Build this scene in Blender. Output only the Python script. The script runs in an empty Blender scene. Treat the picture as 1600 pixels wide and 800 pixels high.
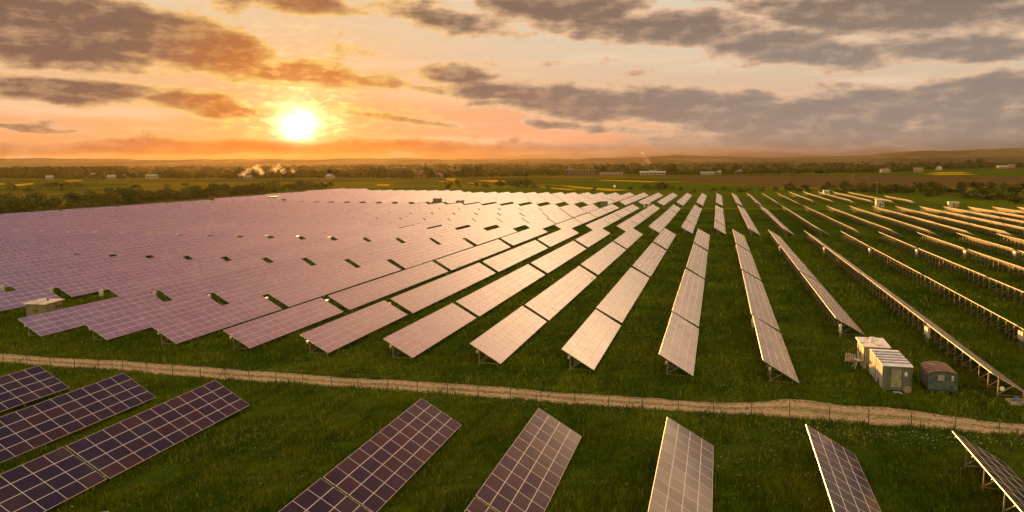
import bpy, math, random
import numpy as np
from mathutils import Matrix, Vector

R = math.radians
rng = random.Random(7)
nrng = np.random.default_rng(11)
S = bpy.context.scene
COL = S.collection

# ------------------------------------------------------------------ camera
CAM_H = 22.04
YAW, PITCH, ROLL = R(14.985), R(7.056), R(-0.343)
cam = bpy.data.cameras.new('camera')
cam.lens = 27.0
cam.sensor_width = 36.0
cam.clip_start = 0.5
cam.clip_end = 60000
cam_o = bpy.data.objects.new('camera', cam)
COL.objects.link(cam_o)
fw = Vector((-math.sin(YAW) * math.cos(PITCH), math.cos(YAW) * math.cos(PITCH), -math.sin(PITCH)))
rt = Vector((math.cos(YAW), math.sin(YAW), 0))
up = rt.cross(fw)
rt2 = rt * math.cos(ROLL) + up * math.sin(ROLL)
up2 = -rt * math.sin(ROLL) + up * math.cos(ROLL)
m3 = Matrix((rt2, up2, -fw)).transposed()
cam_o.matrix_world = Matrix.Translation((0, 0, CAM_H)) @ m3.to_4x4()
S.camera = cam_o

# ------------------------------------------------------------------ render / exposure
S.render.engine = 'CYCLES'
S.view_settings.view_transform = 'Standard'
S.view_settings.look = 'None'
S.view_settings.gamma = 1.0
S.view_settings.exposure = 1.7
S.view_settings.use_curve_mapping = False
S.cycles.max_bounces = 5
S.cycles.diffuse_bounces = 2
S.cycles.glossy_bounces = 3
S.cycles.volume_bounces = 0
S.cycles.transparent_max_bounces = 4
S.cycles.sample_clamp_indirect = 4.0
S.cycles.use_denoising = True

# ------------------------------------------------------------------ node helpers
class G:
    """thin wrapper that strings shader nodes together"""
    def __init__(s, tree):
        s.t = tree
    def n(s, kind, **kw):
        nd = s.t.nodes.new(kind)
        for k, v in kw.items():
            setattr(nd, k, v)
        return nd
    def put(s, sock, v):
        if isinstance(v, bpy.types.NodeSocket):
            s.t.links.new(v, sock)
        elif v is not None:
            sock.default_value = v
    def m(s, op, a, b=None, c=None, clamp=False):
        nd = s.n('ShaderNodeMath', operation=op)
        nd.use_clamp = clamp
        s.put(nd.inputs[0], a); s.put(nd.inputs[1], b); s.put(nd.inputs[2], c)
        return nd.outputs[0]
    def v(s, op, a, b=None, scale=None):
        nd = s.n('ShaderNodeVectorMath', operation=op)
        s.put(nd.inputs[0], a)
        if b is not None: s.put(nd.inputs[1], b)
        if scale is not None: s.put(nd.inputs['Scale'], scale)
        return nd.outputs['Value'] if op in ('LENGTH', 'DOT_PRODUCT', 'DISTANCE') else nd.outputs[0]
    def ss(s, x, a, b, lo=0.0, hi=1.0):
        nd = s.n('ShaderNodeMapRange', interpolation_type='SMOOTHSTEP')
        s.put(nd.inputs[0], x)
        for i, q in enumerate((a, b, lo, hi)):
            s.put(nd.inputs[1 + i], q)
        return nd.outputs[0]
    def lin(s, x, a, b, lo=0.0, hi=1.0):
        nd = s.n('ShaderNodeMapRange')
        nd.clamp = True
        s.put(nd.inputs[0], x)
        for i, q in enumerate((a, b, lo, hi)):
            s.put(nd.inputs[1 + i], q)
        return nd.outputs[0]
    def noise(s, vec, scale, detail=4.0, rough=0.55, dist=0.0, out=0, dim='3D'):
        nd = s.n('ShaderNodeTexNoise', noise_dimensions=dim)
        s.put(nd.inputs['Vector'], vec)
        nd.inputs['Scale'].default_value = scale
        nd.inputs['Detail'].default_value = detail
        nd.inputs['Roughness'].default_value = rough
        nd.inputs['Distortion'].default_value = dist
        return nd.outputs[out]
    def mix(s, f, a, b, blend='MIX'):
        nd = s.n('ShaderNodeMix', data_type='RGBA', blend_type=blend)
        nd.clamp_factor = True
        s.put(nd.inputs[0], f); s.put(nd.inputs[6], a); s.put(nd.inputs[7], b)
        return nd.outputs[2]
    def mapping(s, vec, loc=(0, 0, 0), rot=(0, 0, 0), sc=(1, 1, 1), kind='POINT'):
        nd = s.n('ShaderNodeMapping', vector_type=kind)
        s.put(nd.inputs[0], vec)
        nd.inputs[1].default_value = loc
        nd.inputs[2].default_value = rot
        nd.inputs[3].default_value = sc
        return nd.outputs[0]

def srgb(r, g, b):
    f = lambda c: (c / 255) / 12.92 if c / 255 <= 0.04045 else ((c / 255 + 0.055) / 1.055) ** 2.4
    return (f(r), f(g), f(b), 1.0)

# ------------------------------------------------------------------ world: sunrise sky with cloud banks
SUN_AZ, SUN_EL = -30.2, 2.35
w = bpy.data.worlds.new('World')
S.world = w
w.use_nodes = True
wt = w.node_tree
wt.nodes.clear()
g = G(wt)
out = g.n('ShaderNodeOutputWorld')
bg = g.n('ShaderNodeBackground')
wt.links.new(bg.outputs[0], out.inputs[0])
tc = g.n('ShaderNodeTexCoord').outputs['Generated']
dirv = g.v('NORMALIZE', tc)
sep = g.n('ShaderNodeSeparateXYZ')
g.put(sep.inputs[0], dirv)
az = g.m('MULTIPLY', g.m('ARCTAN2', sep.outputs[0], sep.outputs[1]), 57.29578)
el = g.m('MULTIPLY', g.m('ARCSINE', sep.outputs[2]), 57.29578)
cmb = g.n('ShaderNodeCombineXYZ')
g.put(cmb.inputs[0], az); g.put(cmb.inputs[1], el)
P = cmb.outputs[0]
# angular distance to the sun in degrees
sd = Vector((math.sin(R(SUN_AZ)) * math.cos(R(SUN_EL)), math.cos(R(SUN_AZ)) * math.cos(R(SUN_EL)), math.sin(R(SUN_EL))))
cosd = g.v('DOT_PRODUCT', dirv, tuple(sd))
sdist = g.m('MULTIPLY', g.m('ARCCOSINE', g.m('MINIMUM', cosd, 0.999999)), 57.29578)
# clear air: cool cream high up, peach and pink low, darker rose-grey at the horizon
hi = g.ss(el, 1.0, 10.0)
air = g.mix(hi, srgb(238, 168, 118), srgb(228, 214, 186))
side = g.ss(az, -35.0, 20.0)
air = g.mix(g.m('MULTIPLY', side, 0.75), air, g.mix(hi, srgb(206, 178, 152), srgb(222, 212, 190)))
low = g.ss(el, 2.2, 0.1)
air = g.mix(g.m('MULTIPLY', low, 0.9), air, g.mix(side, srgb(190, 124, 74), srgb(118, 114, 106)))
pinkm = g.m('MULTIPLY', g.ss(g.m('ABSOLUTE', g.m('ADD', az, 15.0)), 14.0, 2.0), g.ss(g.m('ABSOLUTE', g.m('SUBTRACT', el, 2.3)), 2.2, 0.3))
air = g.mix(g.m('MULTIPLY', pinkm, 0.7), air, srgb(244, 166, 132))
sky = g.n('ShaderNodeTexSky', sky_type='NISHITA')
sky.sun_disc = False
sky.sun_elevation = R(SUN_EL)
sky.sun_rotation = R(SUN_AZ)
sky.air_density = 1.2
sky.dust_density = 2.5
skyc = g.v('SCALE', sky.outputs[0], scale=0.1)
air = g.v('ADD', g.v('SCALE', air, scale=0.93), g.v('SCALE', skyc, scale=0.03))
# high thin streaks
st = g.noise(g.mapping(P, sc=(0.05, 0.55, 1), rot=(0, 0, R(4))), 1.0, 5, 0.6)
air = g.mix(g.ss(st, 0.48, 0.68, 0, 0.5), air, srgb(252, 226, 192))
air = g.mix(g.ss(st, 0.46, 0.30, 0, 0.45), air, srgb(206, 196, 176))
# glow about the sun
gl1 = g.m('POWER', 2.71828, g.m('MULTIPLY', sdist, -1 / 9.5))
gl2 = g.m('POWER', 2.71828, g.m('MULTIPLY', sdist, -1 / 2.4))
gl3 = g.m('POWER', 2.71828, g.m('MULTIPLY', g.m('POWER', g.m('DIVIDE', sdist, 1.05), 2.0), -1.0))
air = g.mix(g.m('MULTIPLY', gl1, 0.75, clamp=True), air, srgb(255, 172, 72))
air = g.v('ADD', air, g.v('SCALE', (1.0, 0.62, 0.20), scale=g.m('MULTIPLY', gl2, 0.28)))
# clouds -------------------------------------------------------
wn1 = g.noise(g.mapping(P, sc=(0.16, 0.42, 1)), 1.0, 3, 0.5, out=1)
wv = g.v('MULTIPLY', g.v('SUBTRACT', wn1, (0.5, 0.5, 0.5)), (5.0, 1.5, 0.0))
PW = g.v('ADD', P, wv)
BLOBS = [  # azimuth, elevation, half width, half height (degrees), tilt, weight
    (-47.5, 8.6, 9.0, 2.6, -6, 1.3), (-38.6, 8.2, 7.6, 1.8, -12, 1.25), (-33.8, 6.8, 3.6, .9, -12, .9), (-29.2, 6.3, 4.8, .95, -6, .95),
    (-45.5, 4.7, 8.5, .95, -4, 1.0), (-36.3, 3.9, 5.2, .75, -4, 1.0), (-24.4, 5.8, 2.6, .6, -5, .75), (-19.6, 6.3, 3.0, .55, 0, .8), (-21.4, 5.3, 2.8, .35, -4, .6),
    (-29.8, 11.0, 5.5, .8, -5, .9), (-18.6, 9.9, 5.0, .9, -6, .8), (-11.6, 10.9, 6.0, 1.6, -3, 1.0),
    (-3.4, 9.2, 8.2, 1.25, -4, 1.0), (5.2, 7.5, 7.5, 1.2, -6, 1.0), (11.0, 9.6, 10.5, 1.7, -3, 1.1), (15.2, 6.7, 6.0, 1.0, -2, .9),
    (-15.6, 5.1, 4.6, .8, -2, 1.0), (-7.9, 4.1, 8.6, 1.3, -4, 1.25), (1.1, 3.2, 10.5, 1.55, -5, 1.3), (12.6, 3.6, 9.0, 1.5, 2, 1.2),
    (16.7, 1.9, 8.0, 1.6, 0, 1.0), (6.5, 1.5, 10.0, 1.0, 0, .9), (-47.0, 2.15, 4.5, .22, -3, .7), (-37.3, 1.05, 13.0, .6, 0, .8), (-20.0, 1.0, 12.0, .6, 0, .75),
    (-23.0, 3.1, 5.0, .32, -5, .7), (-10.2, 2.4, 4.2, .32, -4, .75), (-5.0, 2.0, 3.5, .3, -4, .6), (-27.8, 3.9, 2.0, .22, -4, .4), (-12.0, 7.2, 5.5, .3, 0, .35)]
den = None
for (ba, be, bw, bh, bt, bwt) in BLOBS:
    q = g.v('LENGTH', g.mapping(PW, (ba, be, 0), (0, 0, R(bt)), (bw * 1.35, bh * 1.35, 1), 'TEXTURE'))
    e = g.lin(q, 1.0, 0.35, 0.0, bwt)
    den = e if den is None else g.m('MAXIMUM', den, e)
PS = g.v('ADD', P, g.v('SCALE', wv, scale=0.22))
def puff(vec):
    return g.noise(g.mapping(vec, sc=(0.23, 0.60, 1), rot=(0, 0, R(4))), 1.0, 12, 0.58)
n2 = puff(PS)
n2s = puff(g.v('ADD', PS, (0.7, -0.35, 0.0)))       # the same puffs looked at a little farther off, for which side of them is lit
n3 = g.noise(g.mapping(PS, sc=(0.9, 2.6, 1), rot=(0, 0, R(8))), 1.0, 8, 0.6)
# the rest of the dome, above and beside the banks
ov = g.noise(g.mapping(dirv, sc=(1.6, 1.6, 3.0)), 1.6, 6, 0.6)
outm = g.m('MAXIMUM', g.ss(el, 11.5, 15.0), g.m('MAXIMUM', g.ss(az, 20.0, 27.0), g.ss(az, -52.0, -58.0)))
den = g.m('ADD', g.m('MULTIPLY', den, g.m('SUBTRACT', 1.0, outm)), g.m('MULTIPLY', outm, g.ss(ov, 0.36, 0.66, 0.1, 0.9)))
core = g.m('SUBTRACT', 1.0, g.m('MULTIPLY', g.m('MINIMUM', den, 1.0), 0.55))
d0 = g.m('ADD', den, g.m('MULTIPLY', core, g.m('ADD', g.m('MULTIPLY', g.m('SUBTRACT', n2, 0.47), 2.9), g.m('MULTIPLY', g.m('SUBTRACT', n3, 0.5), 0.5))))
cov = g.ss(d0, 0.20, 0.52)
thick = g.ss(d0, 0.30, 1.0)
lit = g.m('MULTIPLY', g.m('SUBTRACT', n2s, n2), 5.0)
litc = g.m('MINIMUM', g.m('MAXIMUM', lit, 0.0), 1.0)
# cloud colours: amber close to the sun, mauve-grey away from it, lit rims where thin
cside = g.ss(az, -34.0, 10.0)
cdark = g.mix(cside, srgb(128, 96, 80), srgb(150, 134, 122))
cdark = g.mix(g.ss(el, 6.0, 11.0, 0, .6), cdark, srgb(126, 100, 82))
cdark = g.mix(g.ss(sdist, 13.0, 3.0, 0, .95), cdark, srgb(212, 124, 52))
crim = g.mix(cside, srgb(246, 196, 142), srgb(232, 194, 160))
crim = g.mix(g.ss(sdist, 16.0, 2.0), crim, srgb(255, 206, 104))
ccol = g.mix(thick, crim, cdark)
ccol = g.mix(g.m('MULTIPLY', litc, 0.42), ccol, crim)
ccol = g.mix(g.m('MULTIPLY', g.m('MINIMUM', g.m('MAXIMUM', g.m('MULTIPLY', lit, -1.0), 0.0), 1.0), 0.35), ccol, g.v('SCALE', cdark, scale=0.72))
lowc = g.ss(el, 2.8, 0.8)
ccol = g.mix(g.m('MULTIPLY', lowc, 0.7), ccol, g.mix(g.ss(sdist, 26.0, 3.0), g.mix(cside, srgb(180, 130, 92), srgb(144, 130, 116)), srgb(216, 106, 36)))
# unseen dome above the banks, its bands coloured for what the panels reflect
# (colours above 1: the lowest band is brightened past the visible banks to light the panels)
upa = g.mix(g.ss(el, 16.0, 23.0), (6.2, 3.9, 2.1, 1), g.mix(g.ss(el, 25.0, 38.0), (1.85, 0.78, 0.58, 1), (0.95, 0.37, 0.44, 1)))
upb = g.mix(g.ss(el, 16.0, 23.0), (4.4, 2.8, 1.5, 1), g.mix(g.ss(el, 25.0, 38.0), (1.7, 0.80, 0.50, 1), (0.66, 0.26, 0.32, 1)))
sidef = g.ss(g.m('ABSOLUTE', g.m('SUBTRACT', az, 2.0)), 66.0, 40.0)
upa = g.mix(sidef, (0.75, 0.42, 0.30, 1), upa)
upb = g.mix(sidef, (0.55, 0.32, 0.26, 1), upb)
ccol = g.mix(g.ss(el, 11.2, 13.2), ccol, g.mix(g.ss(ov, 0.35, 0.62), upa, upb))
air = g.mix(g.ss(el, 11.2, 13.2), air, upa)
tot = g.mix(g.m('MULTIPLY', cov, 0.97), air, ccol)
# the sun itself burning through, its foot sunk in the bank along the horizon
eln = g.m('ADD', el, g.m('MULTIPLY', g.m('SUBTRACT', n2, .5), 1.6))
foot = g.ss(eln, 1.0, 2.1, .12, 1.0)
tot = g.v('ADD', tot, g.v('SCALE', (1.0, 0.62, 0.20), scale=g.m('MULTIPLY', g.m('MULTIPLY', g.m('POWER', 2.71828, g.m('MULTIPLY', sdist, -1 / 2.6)), g.ss(el, 1.2, 2.6)), g.ss(n3, 0.46, 0.66, 0.0, 1.5))))
tot = g.v('ADD', tot, g.v('SCALE', (1.0, 0.86, 0.55), scale=g.m('MULTIPLY', g.m('MULTIPLY', gl3, foot), g.ss(n3, 0.35, 0.6, 1.6, 3.6))))
tot = g.v('SCALE', tot, scale=g.m('ADD', g.ss(el, 0.0, 1.5, 0.34, 1.0), 0.0))
gl4 = g.m('POWER', 2.71828, g.m('MULTIPLY', g.m('POWER', g.m('DIVIDE', sdist, 2.6), 2.0), -1.0))
tot = g.v('ADD', tot, g.v('SCALE', (1.0, 0.80, 0.42), scale=g.m('MULTIPLY', g.m('MULTIPLY', gl4, g.ss(eln, 1.2, 2.6)), g.ss(n2, 0.34, 0.58, 0.15, 0.75))))
# unseen zenith and sky behind the viewer, brightened as fill light for the ground
back = g.ss(g.m('ABSOLUTE', g.m('SUBTRACT', az, -15.0)), 70.0, 130.0)
tot = g.mix(g.ss(el, 40.0, 47.0), tot, (0.42, 0.33, 0.52, 1))  # unseen bluish zone, kept dim for the near panels to reflect
tot = g.mix(g.m('MAXIMUM', g.m('MULTIPLY', back, g.ss(el, 80.0, 30.0, 0, 0.9)), g.ss(el, 58.0, 70.0, 0, .95)), tot, (1.45, 1.25, 0.60, 1))
g.put(bg.inputs[0], tot)
bg.inputs[1].default_value = 0.308
w.cycles.sampling_method = 'MANUAL'
w.cycles.sample_map_resolution = 1024

# ------------------------------------------------------------------ sun
sl = bpy.data.lights.new('sun', 'SUN')
sl.energy = 5.0
sl.angle = R(0.8)
sl.color = (1.0, 0.48, 0.11)
sun = bpy.data.objects.new('sun', sl)
COL.objects.link(sun)
sun.rotation_euler = (-sd).to_track_quat('-Z', 'Y').to_euler()
sun.location = (0, 0, 200)

# ------------------------------------------------------------------ object helpers
def gz(y):
    return max(-3.9, -1.14 * max(0.0, y - 76) / 162.5)
SLOPE = math.atan(1.14 / 162.5)

class MB:
    """mesh builder: quads and boxes with material slots and one UV set"""
    def __init__(s):
        s.v = []; s.f = []; s.mi = []; s.uv = []; s.smooth = False
    def face(s, pts, mi=0, uv=None):
        k = len(s.v)
        s.v += [tuple(p) for p in pts]
        s.f.append(tuple(range(k, k + len(pts))))
        s.mi.append(mi)
        s.uv += list(uv) if uv else [(0.0, 0.0)] * len(pts)
    def hexa(s, c, mi=0):
        """eight corners: 0-3 bottom ring, 4-7 top ring"""
        for q in ((3, 2, 1, 0), (4, 5, 6, 7), (0, 1, 5, 4), (1, 2, 6, 5), (2, 3, 7, 6), (3, 0, 4, 7)):
            s.face([c[i] for i in q], mi)
    def box(s, x0, y0, z0, x1, y1, z1, mi=0):
        s.hexa([(x0, y0, z0), (x1, y0, z0), (x1, y1, z0), (x0, y1, z0), (x0, y0, z1), (x1, y0, z1), (x1, y1, z1), (x0, y1, z1)], mi)
    def bar(s, a, b, w=0.05, h=None, mi=0):
        a, b = Vector(a), Vector(b)
        h = h or w
        d = (b - a).normalized()
        ref = Vector((0, 0, 1)) if abs(d.z) < 0.95 else Vector((0, 1, 0))
        u = d.cross(ref).normalized() * (w / 2)
        t = u.cross(d).normalized() * (h / 2)
        s.hexa([a - u - t, a + u - t, a + u + t, a - u + t, b - u - t, b + u - t, b + u + t, b - u + t], mi)
    def tube(s, a, b, r0, r1=None, n=8, mi=0):
        a, b = Vector(a), Vector(b)
        r1 = r0 if r1 is None else r1
        d = (b - a).normalized()
        ref = Vector((0, 0, 1)) if abs(d.z) < 0.95 else Vector((1, 0, 0))
        u = d.cross(ref).normalized(); t = u.cross(d)
        ra = [a + (u * math.cos(6.2832 * i / n) + t * math.sin(6.2832 * i / n)) * r0 for i in range(n)]
        rb = [b + (u * math.cos(6.2832 * i / n) + t * math.sin(6.2832 * i / n)) * r1 for i in range(n)]
        for i in range(n):
            j = (i + 1) % n
            s.face([ra[i], ra[j], rb[j], rb[i]], mi)
        s.face(ra[::-1], mi); s.face(rb, mi)
    def mesh(s, name, mats):
        me = bpy.data.meshes.new(name)
        me.from_pydata(s.v, [], s.f)
        for m_ in mats:
            me.materials.append(m_)
        me.polygons.foreach_set('material_index', s.mi)
        ul = me.uv_layers.new(name='uv')
        ul.data.foreach_set('uv', np.array(s.uv, dtype=np.float32).ravel())
        if s.smooth:
            me.polygons.foreach_set('use_smooth', [True] * len(s.f))
        me.update()
        return me
    def build(s, name, mats, parent=None):
        return ob(name, s.mesh(name, mats if isinstance(mats, (list, tuple)) else [mats]), parent)

def ob(name, data, parent=None, loc=None, rot=None):
    o = bpy.data.objects.new(name, data)
    COL.objects.link(o)
    if parent is not None: o.parent = parent
    if loc is not None: o.location = loc
    if rot is not None: o.rotation_euler = rot
    return o

def tag(o, label=None, cat=None, group=None, kind=None):
    if label: o['label'] = label
    if cat: o['category'] = cat
    if group: o['group'] = group
    if kind: o['kind'] = kind
    return o

def big_mesh(name, verts, faces, mats, mi=None, uv=None):
    """fast mesh from numpy arrays, every face the same size"""
    me = bpy.data.meshes.new(name)
    nv, (nf, k) = len(verts), faces.shape
    me.vertices.add(nv)
    me.vertices.foreach_set('co', np.asarray(verts, np.float32).ravel())
    me.loops.add(nf * k)
    me.loops.foreach_set('vertex_index', faces.astype(np.int32).ravel())
    me.polygons.add(nf)
    me.polygons.foreach_set('loop_start', np.arange(0, nf * k, k, dtype=np.int32))
    me.polygons.foreach_set('loop_total', np.full(nf, k, np.int32))
    for m_ in mats: me.materials.append(m_)
    if mi is not None: me.polygons.foreach_set('material_index', np.asarray(mi, np.int32))
    if uv is not None:
        ul = me.uv_layers.new(name='uv')
        ul.data.foreach_set('uv', np.asarray(uv, np.float32).ravel())
    me.update(calc_edges=True)
    return me

# ------------------------------------------------------------------ materials
def mat(name, base=(0.5, 0.5, 0.5, 1), rough=0.6, metal=0.0, ior=None):
    m_ = bpy.data.materials.new(name)
    m_.use_nodes = True
    b = m_.node_tree.nodes['Principled BSDF']
    b.inputs['Base Color'].default_value = base
    b.inputs['Roughness'].default_value = rough
    b.inputs['Metallic'].default_value = metal
    if ior: b.inputs['IOR'].default_value = ior
    return m_, b, G(m_.node_tree)

def obj_co(g): return g.n('ShaderNodeTexCoord').outputs['Object']
def world_co(g): return g.n('ShaderNodeNewGeometry').outputs['Position']
def bump(g, b, h, strength=0.4, dist=0.1):
    nd = g.n('ShaderNodeBump')
    nd.inputs['Strength'].default_value = strength
    nd.inputs['Distance'].default_value = dist
    g.put(nd.inputs['Height'], h)
    g.put(b.inputs['Normal'], nd.outputs[0])

def worn(name, c1, c2, rough=0.6, scale=3.0, metal=0.0, sc=(1, 1, 1), lo=0.4, hi=0.65):
    m_, b, g = mat(name, c1, rough, metal)
    n_ = g.noise(g.mapping(obj_co(g), sc=sc), scale, 6, 0.65)
    g.put(b.inputs['Base Color'], g.mix(g.ss(n_, lo, hi), c1, c2))
    g.put(b.inputs['Roughness'], g.lin(n_, 0.3, 0.7, max(0.05, rough - 0.12), min(1, rough + 0.12)))
    return m_

# solar glass: dark cells, faint cell grid, each module a little different
def glass(name, dark, warm, rough, ior, line, near):
    m_, b, g = mat(name, dark, rough, 0.0, ior)
    uv = g.n('ShaderNodeUVMap', uv_map='uv').outputs[0]
    sp = g.n('ShaderNodeSeparateXYZ'); g.put(sp.inputs[0], uv)
    oi = g.n('ShaderNodeObjectInfo')
    fl = g.v('FLOOR', uv)
    wn = g.n('ShaderNodeTexWhiteNoise', noise_dimensions='4D')
    g.put(wn.inputs['Vector'], fl); g.put(wn.inputs['W'], oi.outputs['Random'])
    rnd = wn.outputs['Value']
    base = g.mix(g.ss(rnd, 0.35, 1.0), dark, warm)
    fu = g.m('FRACT', g.m('MULTIPLY', sp.outputs[0], 10.0))
    fv = g.m('FRACT', g.m('MULTIPLY', sp.outputs[1], 6.0))
    fb = g.m('FRACT', g.m('MULTIPLY', sp.outputs[1], 18.0))
    grid = g.m('MAXIMUM', g.m('GREATER_THAN', fu, 0.95), g.m('GREATER_THAN', fv, 0.94))
    grid = g.m('MAXIMUM', grid, g.m('MULTIPLY', g.m('GREATER_THAN', fb, 0.90), 0.6))
    if near:
        base = g.mix(g.m('MULTIPLY', grid, line), base, (0.22, 0.19, 0.2, 1))
    dn = g.noise(world_co(g), 0.45, 5, 0.6)
    base = g.mix(g.ss(dn, 0.45, 0.75, 0, 0.12 if near and line > .25 else 0.35), base, (0.16, 0.115, 0.10, 1))
    g.put(b.inputs['Base Color'], base)
    g.put(b.inputs['Roughness'], g.m('ADD', g.lin(rnd, 0, 1, rough * (0.75 if rough < .2 else .955), rough * (1.3 if rough < .2 else 1.045)), g.ss(dn, 0.4, 0.8, 0, 0.06)))
    return m_

M = {}
M['glass_near'] = glass('solar_glass_dark', (0.016, 0.009, 0.026, 1), (0.034, 0.012, 0.018, 1), 0.12, 1.19, 0.30, True)
M['glass_field'] = glass('solar_glass_dusty', (0.040, 0.022, 0.030, 1), (0.062, 0.032, 0.034, 1), 0.23, 2.5, 0.2, True)
M['frame'] = worn('aluminium_frame', (0.58, 0.52, 0.50, 1), (0.48, 0.43, 0.41, 1), 0.42, 4.0, 0.2)
M['backsheet'] = worn('white_backsheet', (0.78, 0.74, 0.68, 1), (0.6, 0.56, 0.5, 1), 0.55, 1.2)
M['steel'] = worn('galvanised_steel', (0.27, 0.25, 0.20, 1), (0.17, 0.155, 0.12, 1), 0.5, 5.0, 0.35)
M['cabinet'] = worn('cabinet_paint', (0.50, 0.48, 0.44, 1), (0.36, 0.33, 0.28, 1), 0.5, 2.0)
M['dark_metal'] = worn('dark_fence_steel', (0.05, 0.048, 0.045, 1), (0.09, 0.07, 0.05, 1), 0.6, 8.0, 0.3)

# grass ground
def ground_mat(name, near):
    m_, b, g = mat(name, (0.06, 0.08, 0.02, 1), 0.95)
    p = world_co(g)
    n1 = g.noise(p, 0.055, 5, 0.6)
    n2 = g.noise(p, 0.7, 5, 0.65)
    n3 = g.noise(p, 0.004, 4, 0.55)
    c = g.mix(g.ss(n1, 0.38, 0.66), (0.026, 0.050, 0.003, 1), (0.064, 0.088, 0.006, 1))
    c = g.mix(g.ss(n2, 0.40, 0.75, 0, 0.6), c, (0.022, 0.034, 0.006, 1))
    # mown strips and plots of the open country beyond
    pl = g.n('ShaderNodeTexVoronoi', distance='CHEBYCHEV')
    g.put(pl.inputs['Vector'], g.mapping(p, rot=(0, 0, R(22)), sc=(0.0042, 0.0095, 0)))
    pl.inputs['Scale'].default_value = 1.0
    pls = g.n('ShaderNodeSeparateColor'); g.put(pls.inputs[0], pl.outputs['Color'])
    sp = g.n('ShaderNodeSeparateXYZ'); g.put(sp.inputs[0], p)
    farm = g.ss(sp.outputs[1], 660.0, 740.0)
    westm = g.m('MULTIPLY', g.ss(sp.outputs[0], -330.0, -360.0), g.ss(sp.outputs[1], 240.0, 300.0))
    farm = g.m('MAXIMUM', farm, westm)
    fc = g.mix(g.ss(pls.outputs[0], 0.2, 0.9), (0.046, 0.066, 0.006, 1), (0.13, 0.105, 0.010, 1))
    fc = g.mix(g.ss(pls.outputs[1], 0.55, 0.95, 0, .75), fc, (0.085, 0.060, 0.020, 1))
    fc = g.mix(g.ss(g.noise(g.mapping(p, rot=(0, 0, R(22)), sc=(.01, .08, 1)), 1.0, 4, .6), .4, .7, 0, .5), fc, (0.03, 0.04, 0.005, 1))
    c = g.mix(g.ss(sp.outputs[1], 396.0, 404.0, 0, .5), c, (0.085, 0.105, 0.008, 1))
    c = g.mix(farm, c, fc)
    # wooded country towards the hills
    c = g.mix(g.m('MULTIPLY', g.ss(sp.outputs[1], 1500.0, 2300.0), g.ss(n3, .3, .55)), c, (0.035, 0.042, 0.016, 1))
    g.put(b.inputs['Base Color'], c)
    b.inputs['Specular IOR Level'].default_value = 0.0
    bump(g, b, g.m('ADD', n2, g.m('MULTIPLY', g.noise(p, 3.5, 4, .6), .5)), 0.9, 0.25)
    return m_
M['ground'] = ground_mat('meadow_ground', True)

def blade_mat(name, c1, c2):
    m_, b, g = mat(name, c1, 0.75)
    p = world_co(g)
    n1 = g.noise(p, 0.11, 4, 0.6)
    n2 = g.noise(p, 1.7, 3, 0.6)
    n4 = g.noise(p, 7.0, 2, 0.6)
    c = g.mix(g.ss(n1, .36, .68), c1, c2)
    ms = g.noise(g.mapping(p, sc=(.75, .05, 0)), 1.0, 3, .6)
    c = g.mix(g.ss(ms, .5, .66, 0, .45), c, (0.15, 0.16, 0.012, 1))
    c = g.mix(g.ss(ms, .48, .36, 0, .4), c, (0.03, 0.05, 0.004, 1))
    c = g.mix(g.ss(n4, .5, .36, 0, .7), c, (0.022, 0.036, 0.003, 1))
    c = g.mix(g.ss(n2, .5, .8, 0, .6), c, (0.20, 0.19, 0.012, 1))
    g.put(b.inputs['Base Color'], c)
    b.inputs['Specular IOR Level'].default_value = 0.04
    return m_
M['blade'] = blade_mat('grass_blades', (0.056, 0.092, 0.003, 1), (0.124, 0.150, 0.005, 1))
M['tips'] = mat('seeding_grass', (0.23, 0.22, 0.010, 1), .8)[0]
M['petal_y'] = mat('yellow_petals', (0.42, 0.36, 0.04, 1), 0.8)[0]
M['petal_w'] = mat('white_petals', (0.6, 0.58, 0.5, 1), 0.8)[0]

m_, b, g_ = mat('gravel', (0.3, 0.22, 0.15, 1), 0.95)
p_ = world_co(g_)
a1 = g_.noise(p_, 0.35, 5, .6); a2 = g_.noise(p_, 3.2, 5, .7)
c_ = g_.mix(g_.ss(a1, .35, .7), (0.42, 0.29, 0.165, 1), (0.29, 0.21, 0.115, 1))
c_ = g_.mix(g_.ss(a2, .42, .60, 0, .9), c_, (0.10, 0.075, 0.035, 1))
ru_ = g_.n('ShaderNodeSeparateXYZ'); g_.put(ru_.inputs[0], g_.n('ShaderNodeUVMap', uv_map='uv').outputs[0])
wob_ = g_.m('ADD', ru_.outputs[1], g_.m('MULTIPLY', g_.m('SUBTRACT', g_.noise(p_, .25, 3, .6), .5), .22))
r1_ = g_.m('ABSOLUTE', g_.m('SUBTRACT', wob_, .27)); r2_ = g_.m('ABSOLUTE', g_.m('SUBTRACT', wob_, .70))
rut_ = g_.ss(g_.m('MINIMUM', r1_, r2_), .15, .04)
c_ = g_.mix(g_.m('MULTIPLY', rut_, .38), c_, (0.52, 0.37, 0.21, 1))
mid_ = g_.m('MULTIPLY', g_.ss(g_.m('MINIMUM', g_.m('ABSOLUTE', g_.m('SUBTRACT', wob_, .49)), g_.m('SUBTRACT', 1.0, wob_)), .13, .03), g_.ss(g_.noise(p_, .9, 4, .65), .40, .6))
c_ = g_.mix(g_.m('MULTIPLY', mid_, .5), c_, (0.10, 0.105, 0.02, 1))
vt = g_.n('ShaderNodeTexVoronoi'); g_.put(vt.inputs['Vector'], p_); vt.inputs['Scale'].default_value = 4.0
c_ = g_.mix(g_.ss(vt.outputs['Distance'], .22, .05, 0, .6), c_, (0.40, 0.33, 0.26, 1))
b.inputs['Specular IOR Level'].default_value = 0.05
g_.put(b.inputs['Base Color'], c_)
bump(g_, b, g_.m('ADD', a2, vt.outputs['Distance']), 0.8, 0.12)
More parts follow.
